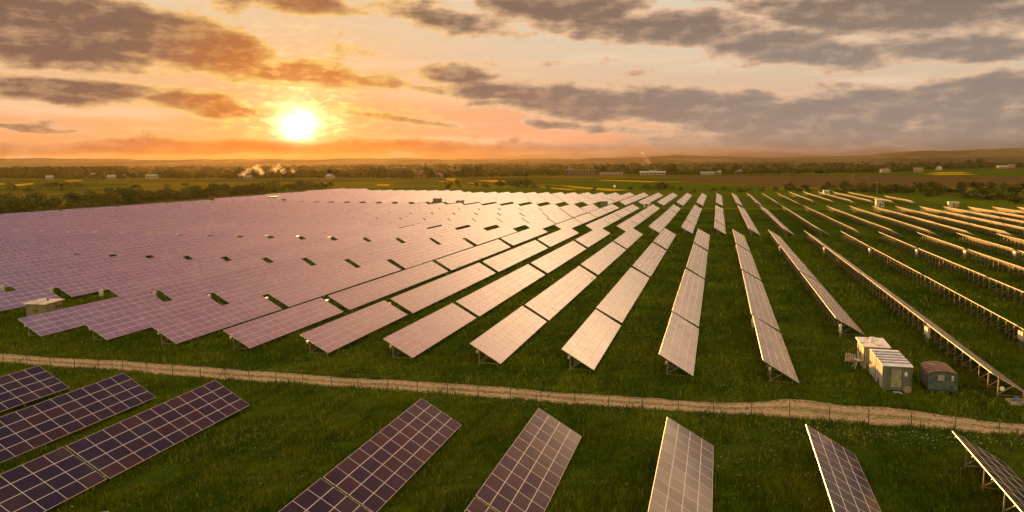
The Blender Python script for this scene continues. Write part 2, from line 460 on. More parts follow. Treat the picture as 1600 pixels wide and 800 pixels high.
M['gravel'] = m_

def field_mat(name, c1, c2, rot=22, sx=.02, sy=.25):
    m_, b, g = mat(name, c1, 0.95)
    p = world_co(g)
    n1 = g.noise(g.mapping(p, rot=(0, 0, R(rot)), sc=(sx, sy, 1)), 1.0, 5, .65)
    n2 = g.noise(p, .05, 4, .6)
    c = g.mix(g.ss(n1, .35, .68), c1, c2)
    c = g.mix(g.ss(n2, .45, .75, 0, .4), c, tuple(x * .6 for x in c1[:3]) + (1,))
    g.put(b.inputs['Base Color'], c)
    b.inputs['Specular IOR Level'].default_value = 0.0
    return m_
M['rape'] = field_mat('rapeseed_bloom', (0.42, 0.27, 0.01, 1), (0.30, 0.20, 0.01, 1))
M['plough'] = field_mat('ploughed_soil', (0.10, 0.066, 0.024, 1), (0.075, 0.050, 0.018, 1), 10, .008, .1)
M['crop'] = field_mat('green_crop', (0.046, 0.074, 0.005, 1), (0.066, 0.088, 0.007, 1))
M['verge'] = field_mat('mown_track', (0.13, 0.145, 0.03, 1), (0.09, 0.11, 0.02, 1), 0, .1, .4)

def leaf_mat(name, dark, light):
    m_, b, g = mat(name, dark, 0.8)
    oi = g.n('ShaderNodeObjectInfo')
    n_ = g.noise(obj_co(g), 0.7, 3, .6)
    c = g.mix(g.ss(n_, .35, .68), dark, light)
    c = g.mix(g.lin(oi.outputs['Random'], 0, 1, 0, .45), c, (0.10, 0.085, 0.02, 1))
    g.put(b.inputs['Base Color'], c)
    b.inputs['Specular IOR Level'].default_value = 0.04
    return m_
M['leaf1'] = leaf_mat('leaves_dark', (0.034, 0.048, 0.006, 1), (0.080, 0.092, 0.014, 1))
M['leaf2'] = leaf_mat('leaves_olive', (0.055, 0.070, 0.008, 1), (0.14, 0.14, 0.016, 1))
M['bark'] = worn('bark', (0.06, 0.045, 0.03, 1), (0.1, 0.08, 0.055, 1), .9, 2.0)

# ------------------------------------------------------------------ terrain
def axis(parts):
    a = [parts[0][0]]
    for (x0, x1, n_) in parts:
        a += list(np.linspace(x0, x1, n_ + 1)[1:])
    return np.array(a)
xs = axis([(-9500, -2000, 10), (-2000, -400, 16), (-400, 300, 70), (300, 2000, 17), (2000, 9500, 10)])
ys = axis([(-250, 0, 10), (0, 160, 32), (160, 700, 54), (700, 3000, 30), (3000, 9600, 10)])
GX, GY = np.meshgrid(xs, ys, indexing='ij')
GZ = np.maximum(-3.9, -1.14 * np.maximum(0, GY - 76) / 162.5)
nx, ny = GX.shape
idx = np.arange(nx * ny).reshape(nx, ny)
fc = np.stack([idx[:-1, :-1], idx[1:, :-1], idx[1:, 1:], idx[:-1, 1:]], -1).reshape(-1, 4)
ground = ob('ground', big_mesh('ground', np.stack([GX, GY, GZ], -1).reshape(-1, 3), fc, [M['ground']]))
tag(ground, kind='structure')

def jag(y0, amp, seed, x, f=1.0):
    r_ = np.random.default_rng(seed)
    v_ = np.zeros_like(x)
    for k in range(9):
        w_ = f * 0.18 * 1.75 ** k
        v_ += np.sin(x * w_ + r_.uniform(0, 6.28)) * amp / (1 + 0.55 * k)
    return y0 + v_ * 0.45

# gravel road: wheel-worn strip with ragged grassy margins and a bare patch beside the cabins
rx = np.arange(-130, 60, 0.35)
near_e = jag(65.9 + np.clip((rx + 76) / 100, 0, 1) * 1.7, 0.36, 3, rx)
far_e = jag(69.8 + np.clip((rx + 76) / 100, 0, 1) * 1.2, 0.42, 4, rx)
far_e += 2.6 * np.exp(-((rx - 7.5) / 3.6) ** 2) + 1.7 * np.exp(-((rx - 15.5) / 5.0) ** 2)
NW = 8
rv = np.zeros((len(rx), NW + 1, 3))
for k in range(NW + 1):
    t_ = k / NW
    yy = near_e + (far_e - near_e) * t_
    rv[:, k, 0] = rx; rv[:, k, 1] = yy
    rv[:, k, 2] = 0.035 - 0.05 * (k in (0, NW)) - 0.03 * (abs(t_ - .3) < .1) - 0.03 * (abs(t_ - .7) < .1)
ii = np.arange(len(rx) * (NW + 1)).reshape(len(rx), NW + 1)
rf = np.stack([ii[:-1, :-1], ii[1:, :-1], ii[1:, 1:], ii[:-1, 1:]], -1).reshape(-1, 4)
ac_ = np.tile(np.arange(NW + 1) / NW, (len(rx), 1)).ravel()
ruv = np.stack([rv.reshape(-1, 3)[rf.ravel()][:, 0], ac_[rf.ravel()]], -1)
road = ob('gravel_road', big_mesh('gravel_road', rv.reshape(-1, 3), rf, [M['gravel']], uv=ruv))
tag(road, kind='structure')

def sheet(name, poly, m_, dz):
    mb = MB()
    mb.face([(x, y, gz(y) + dz) for x, y in poly])
    o = mb.build(name, m_)
    if mb and o.data.polygons[0].normal.z < 0:
        o.data.flip_normals()
    return tag(o, kind='structure')
sheet('grass_track', [(-330, 402), (-330, 409), (-60, 399), (60, 402), (170, 410), (260, 418), (260, 412), (170, 404), (60, 396), (-60, 393)], M['verge'], .05)
RAPE = [[(-382, 822), (-363, 816), (-335, 753), (-351, 757)], [(-354, 946), (-334, 962), (-292, 865), (-305, 852)], [(-393, 1085), (-383, 1105), (-342, 1012), (-344, 962)],
        [(-317, 995), (-290, 1003), (-250, 921), (-265, 901)], [(-292, 878), (-286, 878), (-236, 798), (-240, 787)], [(-171, 734), (-166, 740), (-118, 674), (-123, 654)],
        [(-154, 764), (-145, 770), (-72, 664), (-86, 642), (-124, 704)], [(-155, 1000), (-145, 1017), (-65, 943), (-77, 908)], [(377, 1590), (439, 1620), (436, 1533), (373, 1486)],
        [(329, 1428), (394, 1453), (398, 1366), (333, 1328)], [(-935, 824), (-913, 815), (-854, 760), (-860, 752)], [(-848, 765), (-886, 831), (-841, 792), (-780, 712)], [(-961, 958), (-968, 996), (-900, 932), (-895, 898)]]
for q in RAPE:
    sheet('rapeseed_field', q, M['rape'], .45)
sheet('ploughed_field', [(-54, 1189), (74, 1240), (247, 1214), (600, 1180), (450, 846), (279, 827), (218, 803), (114, 735), (64, 782), (19, 860), (-42, 931)], M['plough'], .3)
sheet('ploughed_field', [(160, 628), (300, 668), (240, 500), (177, 523), (158, 529)], M['plough'], .3)
sheet('crop_field', [(-251, 935), (-174, 968), (-40, 892), (39, 753), (31, 689), (-67, 694), (-160, 814)], M['crop'], .15)
sheet('crop_field', [(233, 1227), (509, 1880), (800, 1857), (600, 1244)], M['crop'], .15)

# hills along the horizon
m_, b, g_ = mat('hill_slopes', (0.05, 0.055, 0.025, 1), 0.95)
p_ = world_co(g_)
hn = g_.noise(g_.mapping(p_, sc=(1, .35, 3)), .0022, 6, .6)
g_.put(b.inputs['Base Color'], g_.mix(g_.ss(hn, .35, .7), (0.042, 0.045, 0.022, 1), (0.10, 0.085, 0.045, 1)))
b.inputs['Specular IOR Level'].default_value = 0.0
M['hill'] = m_
def ridge(name, prof, dist, depth, seed, amp):
    r_ = np.random.default_rng(seed)
    azs = np.arange(prof[0][0], prof[-1][0] + .01, .25)
    el_ = np.interp(azs, [p[0] for p in prof], [p[1] for p in prof])
    wob = sum(np.sin(azs * f + r_.uniform(0, 6)) / (1 + f) for f in (.6, 1.3, 2.7, 5.1, 9.0)) * amp
    top = CAM_H + dist * np.tan(np.radians(el_)) + wob
    V = []
    lev = [(-depth, 0.0), (-depth * .6, .30), (-depth * .25, .72), (0, 1.0), (depth * .6, .5)]
    for dd, h in lev:
        d_ = dist + dd
        V.append(np.stack([np.sin(np.radians(azs)) * d_, np.cos(np.radians(azs)) * d_, -8 + (top + 8) * h], -1))
    V = np.stack(V, 1)
    k = np.arange(V.shape[0] * V.shape[1]).reshape(V.shape[:2])
    f_ = np.stack([k[:-1, :-1], k[1:, :-1], k[1:, 1:], k[:-1, 1:]], -1).reshape(-1, 4)
    o = ob(name, big_mesh(name, V.reshape(-1, 3), f_, [M['hill']]))
    o.data.polygons.foreach_set('use_smooth', [True] * len(o.data.polygons))
    return tag(o, kind='structure')
ridge('hills', [(-62, .42), (-48.4, .36), (-45, .30), (-39.4, .24), (-33, .20), (-30, .22), (-26.6, .26), (-22.5, .18), (-14.9, .12), (-11.2, .12), (-7.4, .19), (-3.7, .30), (-1, .27), (2.1, .20), (5.5, .10), (8.7, .02), (30, -.02)], 7200, 2000, 1, 6)
ridge('mountains', [(-2, -.05), (2.5, .10), (5.5, .20), (8.7, .22), (11.4, .42), (12.9, .50), (15.1, .48), (16.8, .55), (18.5, .62), (24, .6), (32, .4)], 8800, 900, 5, 5)
ridge('plain', [(2, -.15), (5.5, -.06), (8.7, -.02), (13.3, .05), (18.5, .12), (32, .2)], 5200, 1500, 8, 3)

# ------------------------------------------------------------------ the air
m_ = bpy.data.materials.new('air')
m_.use_nodes = True
m_.node_tree.nodes.clear()
g_ = G(m_.node_tree)
vo = g_.n('ShaderNodeOutputMaterial')
pv = g_.n('ShaderNodeVolumePrincipled')
pv.inputs['Color'].default_value = (0.95, 0.68, 0.44, 1)
pv.inputs['Density'].default_value = 0.0000065
pv.inputs['Anisotropy'].default_value = 0.62
m_.node_tree.links.new(pv.outputs[0], vo.inputs['Volume'])
mb = MB()
mb.box(-10000, -400, -20, 10000, 9900, 128)
haze = mb.build('haze', m_)
tag(haze, kind='stuff')

# ------------------------------------------------------------------ solar tables
PX, PY = 1.65, 1.0          # module pitch along the row and down the slope
TILT = R(29.9)
ZT, W4 = 2.55, 4.0
SV = Vector((math.cos(TILT), 0, -math.sin(TILT)))
NV = Vector((math.sin(TILT), 0, math.cos(TILT)))
T0 = Vector((0, 0, ZT))
def on(u, y, n_=0.0):
    """point on the table: u metres down the slope, y along the row, n_ above the glass"""
    return T0 + SV * u + NV * n_ + Vector((0, y, 0))

def array_mesh(cols, seed, gm):
    """one table's whole deck of modules: glass panes over a pale frame sheet and a white back"""
    r_ = random.Random(seed)
    mb = MB()
    L_ = cols * PX
    for c in range(cols):
        for r in range(4):
            a, bq = r_.uniform(-.0016, .0016), r_.uniform(-.0016, .0016)
            y0, y1, u0, u1 = c * PX + .036, (c + 1) * PX - .036, r * PY + .036, (r + 1) * PY - .036
            cy, cu = (y0 + y1) / 2, (u0 + u1) / 2
            q = []
            for (u, y) in ((u0, y0), (u1, y0), (u1, y1), (u0, y1)):
                q.append(on(u, y, .010 + a * (y - cy) + bq * (u - cu)))
            mb.face(q, 0, [(c + .02, r + .02), (c + .02, r + .98), (c + .98, r + .98), (c + .98, r + .02)])
    mb.face([on(0, 0, 0), on(W4, 0, 0), on(W4, L_, 0), on(0, L_, 0)], 1)
    mb.face([on(0, 0, -.04), on(0, L_, -.04), on(W4, L_, -.04), on(W4, 0, -.04)], 2)
    for (a, bq) in (((0, 0), (W4, 0)), ((W4, 0), (W4, L_)), ((W4, L_), (0, L_)), ((0, L_), (0, 0))):
        mb.face([on(*a, -.04), on(*bq, -.04), on(*bq, 0), on(*a, 0)], 1)
    return mb.mesh('panel_deck', [gm, M['frame'], M['backsheet']])

def panel_mesh(gm):
    """a single framed module, centred on its own middle, lying in its plane (x down the slope, y along)"""
    mb = MB()
    hx, hy, t, wd = PY / 2 - .003, PX / 2 - .003, .04, .021
    P_ = lambda x, y, z: (x, y, z)
    mb.face([P_(-hx + wd, -hy + wd, -.004), P_(hx - wd, -hy + wd, -.004), P_(hx - wd, hy - wd, -.004), P_(-hx + wd, hy - wd, -.004)], 0, [(.01, .01), (.01, .99), (.99, .99), (.99, .01)])
    for (x0, y0, x1, y1) in ((-hx, -hy, hx, -hy + wd), (-hx, hy - wd, hx, hy), (-hx, -hy + wd, -hx + wd, hy - wd), (hx - wd, -hy + wd, hx, hy - wd)):
        mb.box(x0, y0, -t, x1, y1, 0, 1)
    mb.face([P_(-hx + wd, hy - wd, -t + .006), P_(hx - wd, hy - wd, -t + .006), P_(hx - wd, -hy + wd, -t + .006), P_(-hx + wd, -hy + wd, -t + .006)], 2)
    mb.box(-.12, -.08, -t - .02, .02, .08, -t + .004, 3)
    return mb.mesh('panel', [gm, M['frame'], M['backsheet'], M['dark_metal']])

REAR, FRONT = 0.85, 2.95
def zu(dx): return ZT - dx * math.tan(TILT) - .07
def rear_post(mb, y, b=0): mb.bar((REAR, y, -.5), (REAR, y, zu(REAR) - .06), .09, .07)
def front_post(mb, y): mb.bar((FRONT, y, -.5), (FRONT, y, zu(FRONT) - .06), .09, .07)
def rafter(mb, y): mb.bar(on(.12, y, -.115), on(W4 - .12, y, -.115), .06, .09)
def brace(mb, y):
    mb.bar((REAR + .05, y + .05, .42), (2.05, y + .05, zu(2.05) - .07), .05, .05)
def tie(mb, y): mb.bar((REAR - .15, y - .06, .36), (FRONT + .12, y - .06, .36), .045, .045)
def purlins(mb, L_):
    for u in (.25, .75, 1.25, 1.75, 2.25, 2.75, 3.25, 3.75):
        mb.bar(on(u, .05, -.055), on(u, L_ - .05, -.055), .045, .03)

def mesh_of(fn, name, mats):
    mb = MB(); fn(mb); return mb.mesh(name, mats)
POST_R = mesh_of(lambda q: rear_post(q, 0), 'rear_post', [M['steel']])
POST_F = mesh_of(lambda q: front_post(q, 0), 'front_post', [M['steel']])
BRACE = mesh_of(lambda q: brace(q, 0), 'brace', [M['steel']])
RAFTER = mesh_of(lambda q: (rafter(q, 0), tie(q, 0)), 'support_frame', [M['steel']])
def one_frame(q, y):
    rear_post(q, y); front_post(q, y); rafter(q, y); brace(q, y); tie(q, y)
FRAME1 = mesh_of(lambda q: one_frame(q, 0), 'support_frame', [M['steel']])
PANEL = {'near': panel_mesh(M['glass_near']), 'field': panel_mesh(M['glass_field'])}
def cabinet(mb):
    mb.box(-.12, -.32, 0, .12, .32, .95, 0)
    mb.box(-.155, -.35, .95, .155, .35, .985, 0)
    mb.box(.12, -.26, .1, .135, .26, .85, 0)
    mb.bar((0, -.2, -1.2), (0, -.2, 0), .05, .05, 1); mb.bar((0, .2, -1.2), (0, .2, 0), .05, .05, 1)
CAB = mesh_of(cabinet, 'inverter_box', [M['cabinet'], M['steel']])
JB = mesh_of(lambda q: q.box(-.09, -.09, 0, .09, .09, .3, 0), 'junction_box', [M['cabinet']])

_cache = {}
def cached(key, fn):
    if key not in _cache: _cache[key] = fn()
    return _cache[key]
def frames_mesh(cols, step):
    def f():
        mb = MB(); L_ = cols * PX
        n_ = max(2, round(L_ / step))
        for k in range(n_):
            one_frame(mb, .7 + (L_ - 1.4) * k / (n_ - 1))
        purlins(mb, L_)
        return mb.mesh('support_frames', [M['steel']])
    return f
def purlin_mesh(cols):
    def f():
        mb = MB(); purlins(mb, cols * PX); return mb.mesh('purlins', [M['steel']])
    return f

def table(x, y, cols, label, group, detail, kind='field', step=2.7, boxes=(), seed=None, z=None):
    """detail 2: every module and support its own part; 1: every support its own part; 0: deck and supports"""
    r_ = random.Random(int(x * 31 + y * 17))
    t = bpy.data.objects.new('solar_table', None)
    t.empty_display_size = .5
    COL.objects.link(t)
    t.location = (x, y, gz(y) + r_.uniform(-.05, .05) if z is None else z)
    t.rotation_euler = (-SLOPE if y > 70 else 0.0, r_.gauss(0, R(.7)) + (R(2.6) if 241 < y < 400 and x < -60 else 0), r_.gauss(0, R(.06)))
    tag(t, label, 'solar table', group)
    L_ = cols * PX
    if detail == 2:
        tl = Matrix((SV, Vector((0, 1, 0)), NV)).transposed().to_euler()
        for c in range(cols):
            for r in range(4):
                o = ob('panel', PANEL[kind], t, on((r + .5) * PY, (c + .5) * PX, .04))
                jt = .16 if kind == 'near' else .045
                o.rotation_euler = (tl.x + r_.gauss(0, R(jt)), tl.y + r_.gauss(0, R(jt)), tl.z)
    else:
        gm = M['glass_near'] if kind == 'near' else M['glass_field']
        ob('panel_deck', cached(('deck', cols, kind, r_.randrange(3)), lambda: array_mesh(cols, r_.random(), gm)), t)
    if detail >= 1:
        ob('purlins', cached(('purlin', cols), purlin_mesh(cols)), t)
        n_ = max(2, round(L_ / step))
        for k in range(n_):
            yy = .7 + (L_ - 1.4) * k / (n_ - 1)
            if detail == 2:
                f_ = ob('support_frame', RAFTER, t, (0, yy, 0))
                ob('rear_post', POST_R, f_); ob('front_post', POST_F, f_); ob('brace', BRACE, f_)
            else:
                ob('support_frame', FRAME1, t, (0, yy, 0))
    else:
        ob('support_frames', cached(('frames', cols, step), frames_mesh(cols, step)), t)
    for (bx, by, bz, what) in boxes:
        ob('inverter_box' if what == 'cab' else 'junction_box', CAB if what == 'cab' else JB, t, (bx, by, bz))
    return t

# ---- which table is where
ORD = ['zeroth', 'first', 'second', 'third', 'fourth', 'fifth', 'sixth', 'seventh', 'eighth', 'ninth', 'tenth', 'eleventh', 'twelfth', 'thirteenth', 'fourteenth', 'fifteenth', 'sixteenth', 'seventeenth', 'eighteenth', 'nineteenth', 'twentieth',
       'twenty-first', 'twenty-second', 'twenty-third', 'twenty-fourth', 'twenty-fifth']
def row_words(i):
    if i == -1: return "row straight behind the plank hut"
    if i < -1: return ORD[-1 - i] + ' row left of the plank hut'
    if i <= 4: return ORD[i + 1] + ' row right of the plank hut'
    if i <= 9: return ORD[10 - i] + ' row left of the cabins'
    if i == 10: return 'row ending behind the cabins'
    return ORD[i - 10] + ' row right of the cabins'
def look(i):
    if i >= 14: return 'golden-backed'
    if i >= 10: return 'edge-on'
    if i >= 6: return 'bright'
    return 'purplish'

def to_px(x, y, z):
    zz = z - CAM_H
    c_, s_ = math.cos(YAW), math.sin(YAW)
    xr = x * c_ + y * s_; yr = -x * s_ + y * c_
    d_ = yr * math.cos(PITCH) - zz * math.sin(PITCH)
    u_ = zz * math.cos(PITCH) + yr * math.sin(PITCH)
    if d_ < 1: return None
    return 800 + 1200 * xr / d_, 400 - 1200 * u_ / d_, d_

X0, RS = -85.45, 10.008
plan = []                       # x, y, columns, block, section, row
for i in range(-22, 20):
    for k, (y0, c) in enumerate(((76.3, 14), (101.4, 26), (146.5, 28), (195.6, 26))):
        if i == -1 and k == 0: continue          # the plank hut's clearing
        if i == 10 and k == 0: continue          # the cabins' yard
        yy = y0 + (0.25 * i if k == 0 and i > 4 else 0) * .4
        plan.append((X0 + RS * i, yy, c, 1, k, i))
for i in range(-21, 24):
    for k, (y0, c) in enumerate(((243.2, 20), (277.4, 20), (312.0, 21), (348.2, 22))):
        y0 += max(0, -8 - i) * .75 + max(0, i - 10) * .55
        plan.append((X0 + RS * (i + .47), y0, c, 2, k, i))
for i in range(-25, 22):
    for k, (y0, c) in enumerate(((411.5, 21), (447.5, 21), (483.5, 21), (519.5, 21), (556, 21), (592, 20))):
        ys_ = y0 + max(0, i - 9) * 2.2
        if i >= 13: ys_ = y0 + 38
        if i >= 13 and k >= 4: continue
        if i == 18 and k > 1: continue
        if i > 18: continue
        xx = X0 + RS * (i + .47)
        far = 552 if xx > -120 else 552 + (-120 - xx) * .36
        if i >= 13: far = 603
        if ys_ + 25 > far: continue
        if xx < -306 - (ys_ - 410) * .12: continue
        plan.append((xx, ys_, c, 3, k, i))
cand = []
for (x, y, c, bl, k, i) in plan:
    L_ = c * PX
    if bl <= 2 and x < -301: continue
    pts = []
    for t_ in np.linspace(0, 1, 9):
        for dx, h in ((0, ZT), (3.47, .55)):
            q = to_px(x + dx, y + t_ * L_, gz(y) + h)
            if q: pts.append(q)
    vis = [q for q in pts if -25 < q[0] < 1625 and q[1] < 830]
    if not vis: continue
    a0 = to_px(x, y, gz(y) + ZT); a1 = to_px(x, y + L_, gz(y) + ZT); b0 = to_px(x + 3.47, y, gz(y) + .55)
    frac = len(vis) / 18
    area = 0
    if a0 and a1 and b0:
        area = abs((a1[0] - a0[0]) * (b0[1] - a0[1]) - (a1[1] - a0[1]) * (b0[0] - a0[0])) + 12 * math.hypot(a1[0] - a0[0], a1[1] - a0[1]) / max(a0[2] / 100, .5)
    cand.append((area * frac, x, y, c, bl, k, i))
cand.sort(reverse=True)
NEAR_BLOCK = 'tilted solar tables of the large field beyond the gravel road'
single, mass = cand[:280], cand[280:]
for (ar, x, y, c, bl, k, i) in single:
    boxes = []
    if bl == 1:
        lab = '%s panel table, %s from the gravel road, %s' % (look(i), ORD[k + 1] if k else 'nearest', row_words(i))
        if k == 1: boxes = [(.15, -.75, 1.05, 'cab')]
        if k == 1 and i >= 11: boxes = [(.15, -.5, 1.05, 'cab'), (.15, -1.35, 1.05, 'cab')]
        if k == 3: boxes = [(.15, -.5, 1.0, 'cab'), (.15, -1.3, 1.0, 'cab')]
        if k == 0: boxes = [(REAR - .1, .35, 1.5, 'jb')]
        if k == 1 and i == 10: boxes = [(.55, -.35, .75, 'cab')]
        if k == 0 and i == 11: boxes = [(.2, 22.6, .9, 'cab')]
        det = 2 if (k == 0 and 2 <= i <= 9) else (1 if i >= 9 else 0)
    elif bl == 2:
        lab = '%s panel table, %s past the mid-field break, %s' % (look(i), ORD[k + 1], row_words(i))
        det = 1 if i >= 11 and k < 2 else 0
    else:
        lab = '%s panel table, %s past the grassy cross track, %s' % (look(i), ORD[k + 1], row_words(i))
        det = 0
    table(x, y, c, lab, NEAR_BLOCK, det, boxes=boxes)

# the far tables past the ones above, too many and too small to tell one by one
def array_low(mb, x, y, c, r_):
    z = gz(y) + r_.uniform(-.06, .06)
    L_ = c * PX
    ty = r_.gauss(0, R(.8)) + (R(2.6) if 241 < y < 400 and x < -60 else 0)
    def pt(u, yy, n_):
        v_ = on(u, yy, n_)
        return (x + v_.x + v_.z * ty, y + yy, z + v_.z - v_.x * ty - yy * math.tan(SLOPE) * (y < 640))
    for cc in range(c):
        for r in range(4):
            a, bq = r_.uniform(-.003, .003), r_.uniform(-.002, .002)
            y0, y1, u0, u1 = cc * PX + .036, (cc + 1) * PX - .036, r + .036, r + 1 - .036
            hy, hu = (y1 - y0) / 2, (u1 - u0) / 2
            s_ = r_.random()
            mb.face([pt(u0, y0, .012 - a * hy - bq * hu), pt(u1, y0, .012 - a * hy + bq * hu), pt(u1, y1, .012 + a * hy + bq * hu), pt(u0, y1, .012 + a * hy - bq * hu)], 0,
                    [(cc + .02 + int(x) * 40, r + .02), (cc + .02 + int(x) * 40, r + .98), (cc + .98 + int(x) * 40, r + .98), (cc + .98 + int(x) * 40, r + .02)])
    mb.face([pt(0, 0, 0), pt(W4, 0, 0), pt(W4, L_, 0), pt(0, L_, 0)], 1)
    mb.face([pt(0, 0, -.04), pt(0, L_, -.04), pt(W4, L_, -.04), pt(W4, 0, -.04)], 2)
    mb.face([pt(0, 0, -.04), pt(0, L_, -.04), pt(0, L_, 0), pt(0, 0, 0)], 1)
    n_ = max(2, round(L_ / 3.4))
    for k in range(n_):
        yy = y + .7 + (L_ - 1.4) * k / (n_ - 1)
        mb.bar((x + REAR, yy, z - .6), (x + REAR, yy, z + zu(REAR) - .1), .09, .07, 3)
        mb.bar((x + FRONT, yy, z - .6), (x + FRONT, yy, z + zu(FRONT) - .1), .09, .07, 3)
        mb.bar((x + REAR, yy, z + .4), (x + 2.05, yy, z + zu(2.05) - .08), .05, .05, 3)
mb = MB(); r_ = random.Random(5)
for (ar, x, y, c, bl, k, i) in mass:
    array_low(mb, x, y, c, r_)
o = mb.build('distant_solar_tables', [M['glass_field'], M['frame'], M['backsheet'], M['steel']])
tag(o, 'mass of small distant solar tables filling the far end of the field', 'solar tables', kind='stuff')

# foreground field, this side of the fence
XF = -63.35
FG = 'dark solar tables on the near side of the fence'
fore = [(0, 58.4, 'leftmost'), (1, 58.2, ''), (2, 58.1, ''), (4, 57.7, ''), (5, 57.5, ''), (6, 57.8, ''), (7, 58.6, ''), (8, 59.6, '')]
FW = {0: 'leftmost dark table near the fence, cropped by the frame',
      1: 'second dark table from the left, end nearest the fence',
      2: 'third dark table from the left, fence end, beside the wide grass gap',
      4: 'dark reddish table right of the wide grass gap, end nearest the fence',
      5: 'dark brownish table, second right of the wide grass gap, fence end',
      6: 'steep dark table, third right of the wide grass gap, fence end',
      7: 'dark table sloping steeply side-on below the cabins, fence end',
      8: 'rightmost dark table, seen edge-on over golden legs'}
for (i, yend, q) in fore:
    x = XF + RS * i
    table(x, yend - 10 * PX, 10, FW[i], FG, 2, 'near', 3.3, z=0.0)
    y2 = yend - 10 * PX - .22 - 10 * PX
    q1 = to_px(x, y2 + 16.5, ZT); q2 = to_px(x + 3.47, y2 + 16.5, .55)
    if q1 and q2 and -20 < max(q1[0], q2[0]) and min(q1[1], q2[1]) < 830 and min(q1[0], q2[0]) < 1620:
        nm = {0: 'leftmost table', 1: 'second table from the left', 2: 'third table from the left', 4: 'first table right of the wide grass gap', 5: 'second table right of the wide grass gap',
              6: 'third table right of the wide grass gap'}.get(i, 'table %d' % i)
        table(x, y2, 10, 'dark bluish bottom-edge table below the %s' % nm, FG, 2, 'near', 3.3, z=0.0)

# ------------------------------------------------------------------ fence along the road
fe = bpy.data.objects.new('wire_fence', None)
COL.objects.link(fe)
fe.location = (-18, 66.2, 0)
tag(fe, 'thin dark post-and-wire fence along the near side of the gravel road', 'fence')
FP = mesh_of(lambda q: (q.tube((0, 0, -.4), (0, 0, 1.62), .036, .034, 8), q.tube((0, 0, 1.62), (0, 0, 1.66), .045, .03, 8)), 'post', [M['dark_metal']])
FB = mesh_of(lambda q: (q.tube((0, 0, 1.45), (-1.15, -.1, -.1), .024), q.tube((0, 0, 1.45), (1.15, -.1, -.1), .024)), 'strut', [M['dark_metal']])
posts = [(-76.3, 65.9), (-72.8, 65.7), (-69.4, 65.5), (-66.1, 65.4), (-62.9, 65.3), (-59.8, 65.3), (-56.8, 65.3), (-53.6, 65.2), (-50.4, 65.3), (-47.6, 65.5), (-44.9, 65.6), (-42.1, 65.9), (-39.2, 66.1), (-36.1, 66.2), (-33.3, 66.3), (-30.2, 66.2), (-27.2, 66.3), (-24.1, 66.3),
         (-21.1, 66.3), (-18, 66.4), (-15.1, 66.4), (-12, 66.4), (-8.9, 66.2), (-5.9, 66.3), (-2.8, 66.5), (.2, 66.5), (3.3, 66.6), (6.4, 66.8), (9.5, 66.7), (12.5, 66.5), (15.7, 66.5), (18.9, 66.6), (22, 66.4), (25.1, 66.5)]
posts = [(-79.6, 66.0)] + posts
lean = random.Random(3)
for (x, y) in posts:
    ob('post', FP, fe, (x + 18, y - 66.2, 0), (lean.gauss(0, .02), lean.gauss(0, .025), 0))
for k in (2, 10, 18, 26, 34):
    x, y = posts[k]
    ob('strut', FB, fe, (x + 18, y - 66.2, 0))
mb = MB()
for h in (.35, .8, 1.2, 1.55):
    for (a, bq) in zip(posts[:-1], posts[1:]):
        m0 = ((a[0] + bq[0]) / 2 + 18, (a[1] + bq[1]) / 2 - 66.2, h - .03)
        mb.bar((a[0] + 18, a[1] - 66.2, h), m0, .006); mb.bar(m0, (bq[0] + 18, bq[1] - 66.2, h), .006)
mb.build('wire', M['dark_metal'], fe)

# ------------------------------------------------------------------ huts and cabins
M['cream'] = worn('cream_boards', (0.50, 0.43, 0.31, 1), (0.36, 0.29, 0.19, 1), .8, 2.0, sc=(1, 1, .3))
M['plank'] = worn('weathered_planks', (0.22, 0.165, 0.10, 1), (0.14, 0.10, 0.06, 1), .85, 2.0, sc=(1, 1, .3))
M['brown_wall'] = worn('brown_cladding', (0.16, 0.125, 0.09, 1), (0.10, 0.078, 0.055, 1), .8, 2.5, sc=(4, 4, .5))
M['roof_rust'] = worn('rust_streaked_roof', (0.62, 0.55, 0.50, 1), (0.25, 0.12, 0.055, 1), .6, 1.3, sc=(1, .6, 1), lo=.52, hi=.68)
M['rust'] = worn('rusted_iron', (0.16, 0.085, 0.045, 1), (0.075, 0.05, 0.035, 1), .85, 1.6, sc=(1.2, .5, 1))
M['teal'] = worn('faded_teal_paint', (0.075, 0.095, 0.085, 1), (0.032, 0.04, 0.038, 1), .7, 2.2)
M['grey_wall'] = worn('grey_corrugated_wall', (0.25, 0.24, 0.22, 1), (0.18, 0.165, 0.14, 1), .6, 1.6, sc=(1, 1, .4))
M['white_wall'] = worn('pale_corrugated_wall', (0.46, 0.44, 0.39, 1), (0.33, 0.30, 0.25, 1), .6, 1.4, sc=(1, 1, .4))
M['zinc'] = worn('zinc_roof', (0.62, 0.62, 0.66, 1), (0.45, 0.45, 0.48, 1), .45, 1.2)
M['rib_shade'] = worn('zinc_rib_shade', (0.17, 0.165, 0.20, 1), (0.11, 0.105, 0.12, 1), .5, 1.5)
M['dark'] = mat('dark_opening', (0.012, 0.011, 0.010, 1), .8)[0]
M['door'] = worn('ochre_door', (0.25, 0.22, 0.15, 1), (0.18, 0.155, 0.10, 1), .7, 2.0)
M['wood'] = worn('weathered_wood', (0.42, 0.33, 0.22, 1), (0.24, 0.17, 0.10, 1), .85, 3.0)
M['red'] = mat('sign_red', (0.5, 0.05, 0.04, 1), .6)[0]
M['white'] = mat('sign_white', (0.70, 0.68, 0.64, 1), .6)[0]
M['hall_roof'] = worn('pale_hall_roof', (0.33, 0.32, 0.32, 1), (0.25, 0.24, 0.24, 1), .5, .2)
M['blue'] = worn('blue_plastic', (0.03, 0.08, 0.22, 1), (0.02, 0.05, 0.13, 1), .4, 3.0)
M['window'] = mat('window_glass', (0.03, 0.035, 0.04, 1), .15)[0]

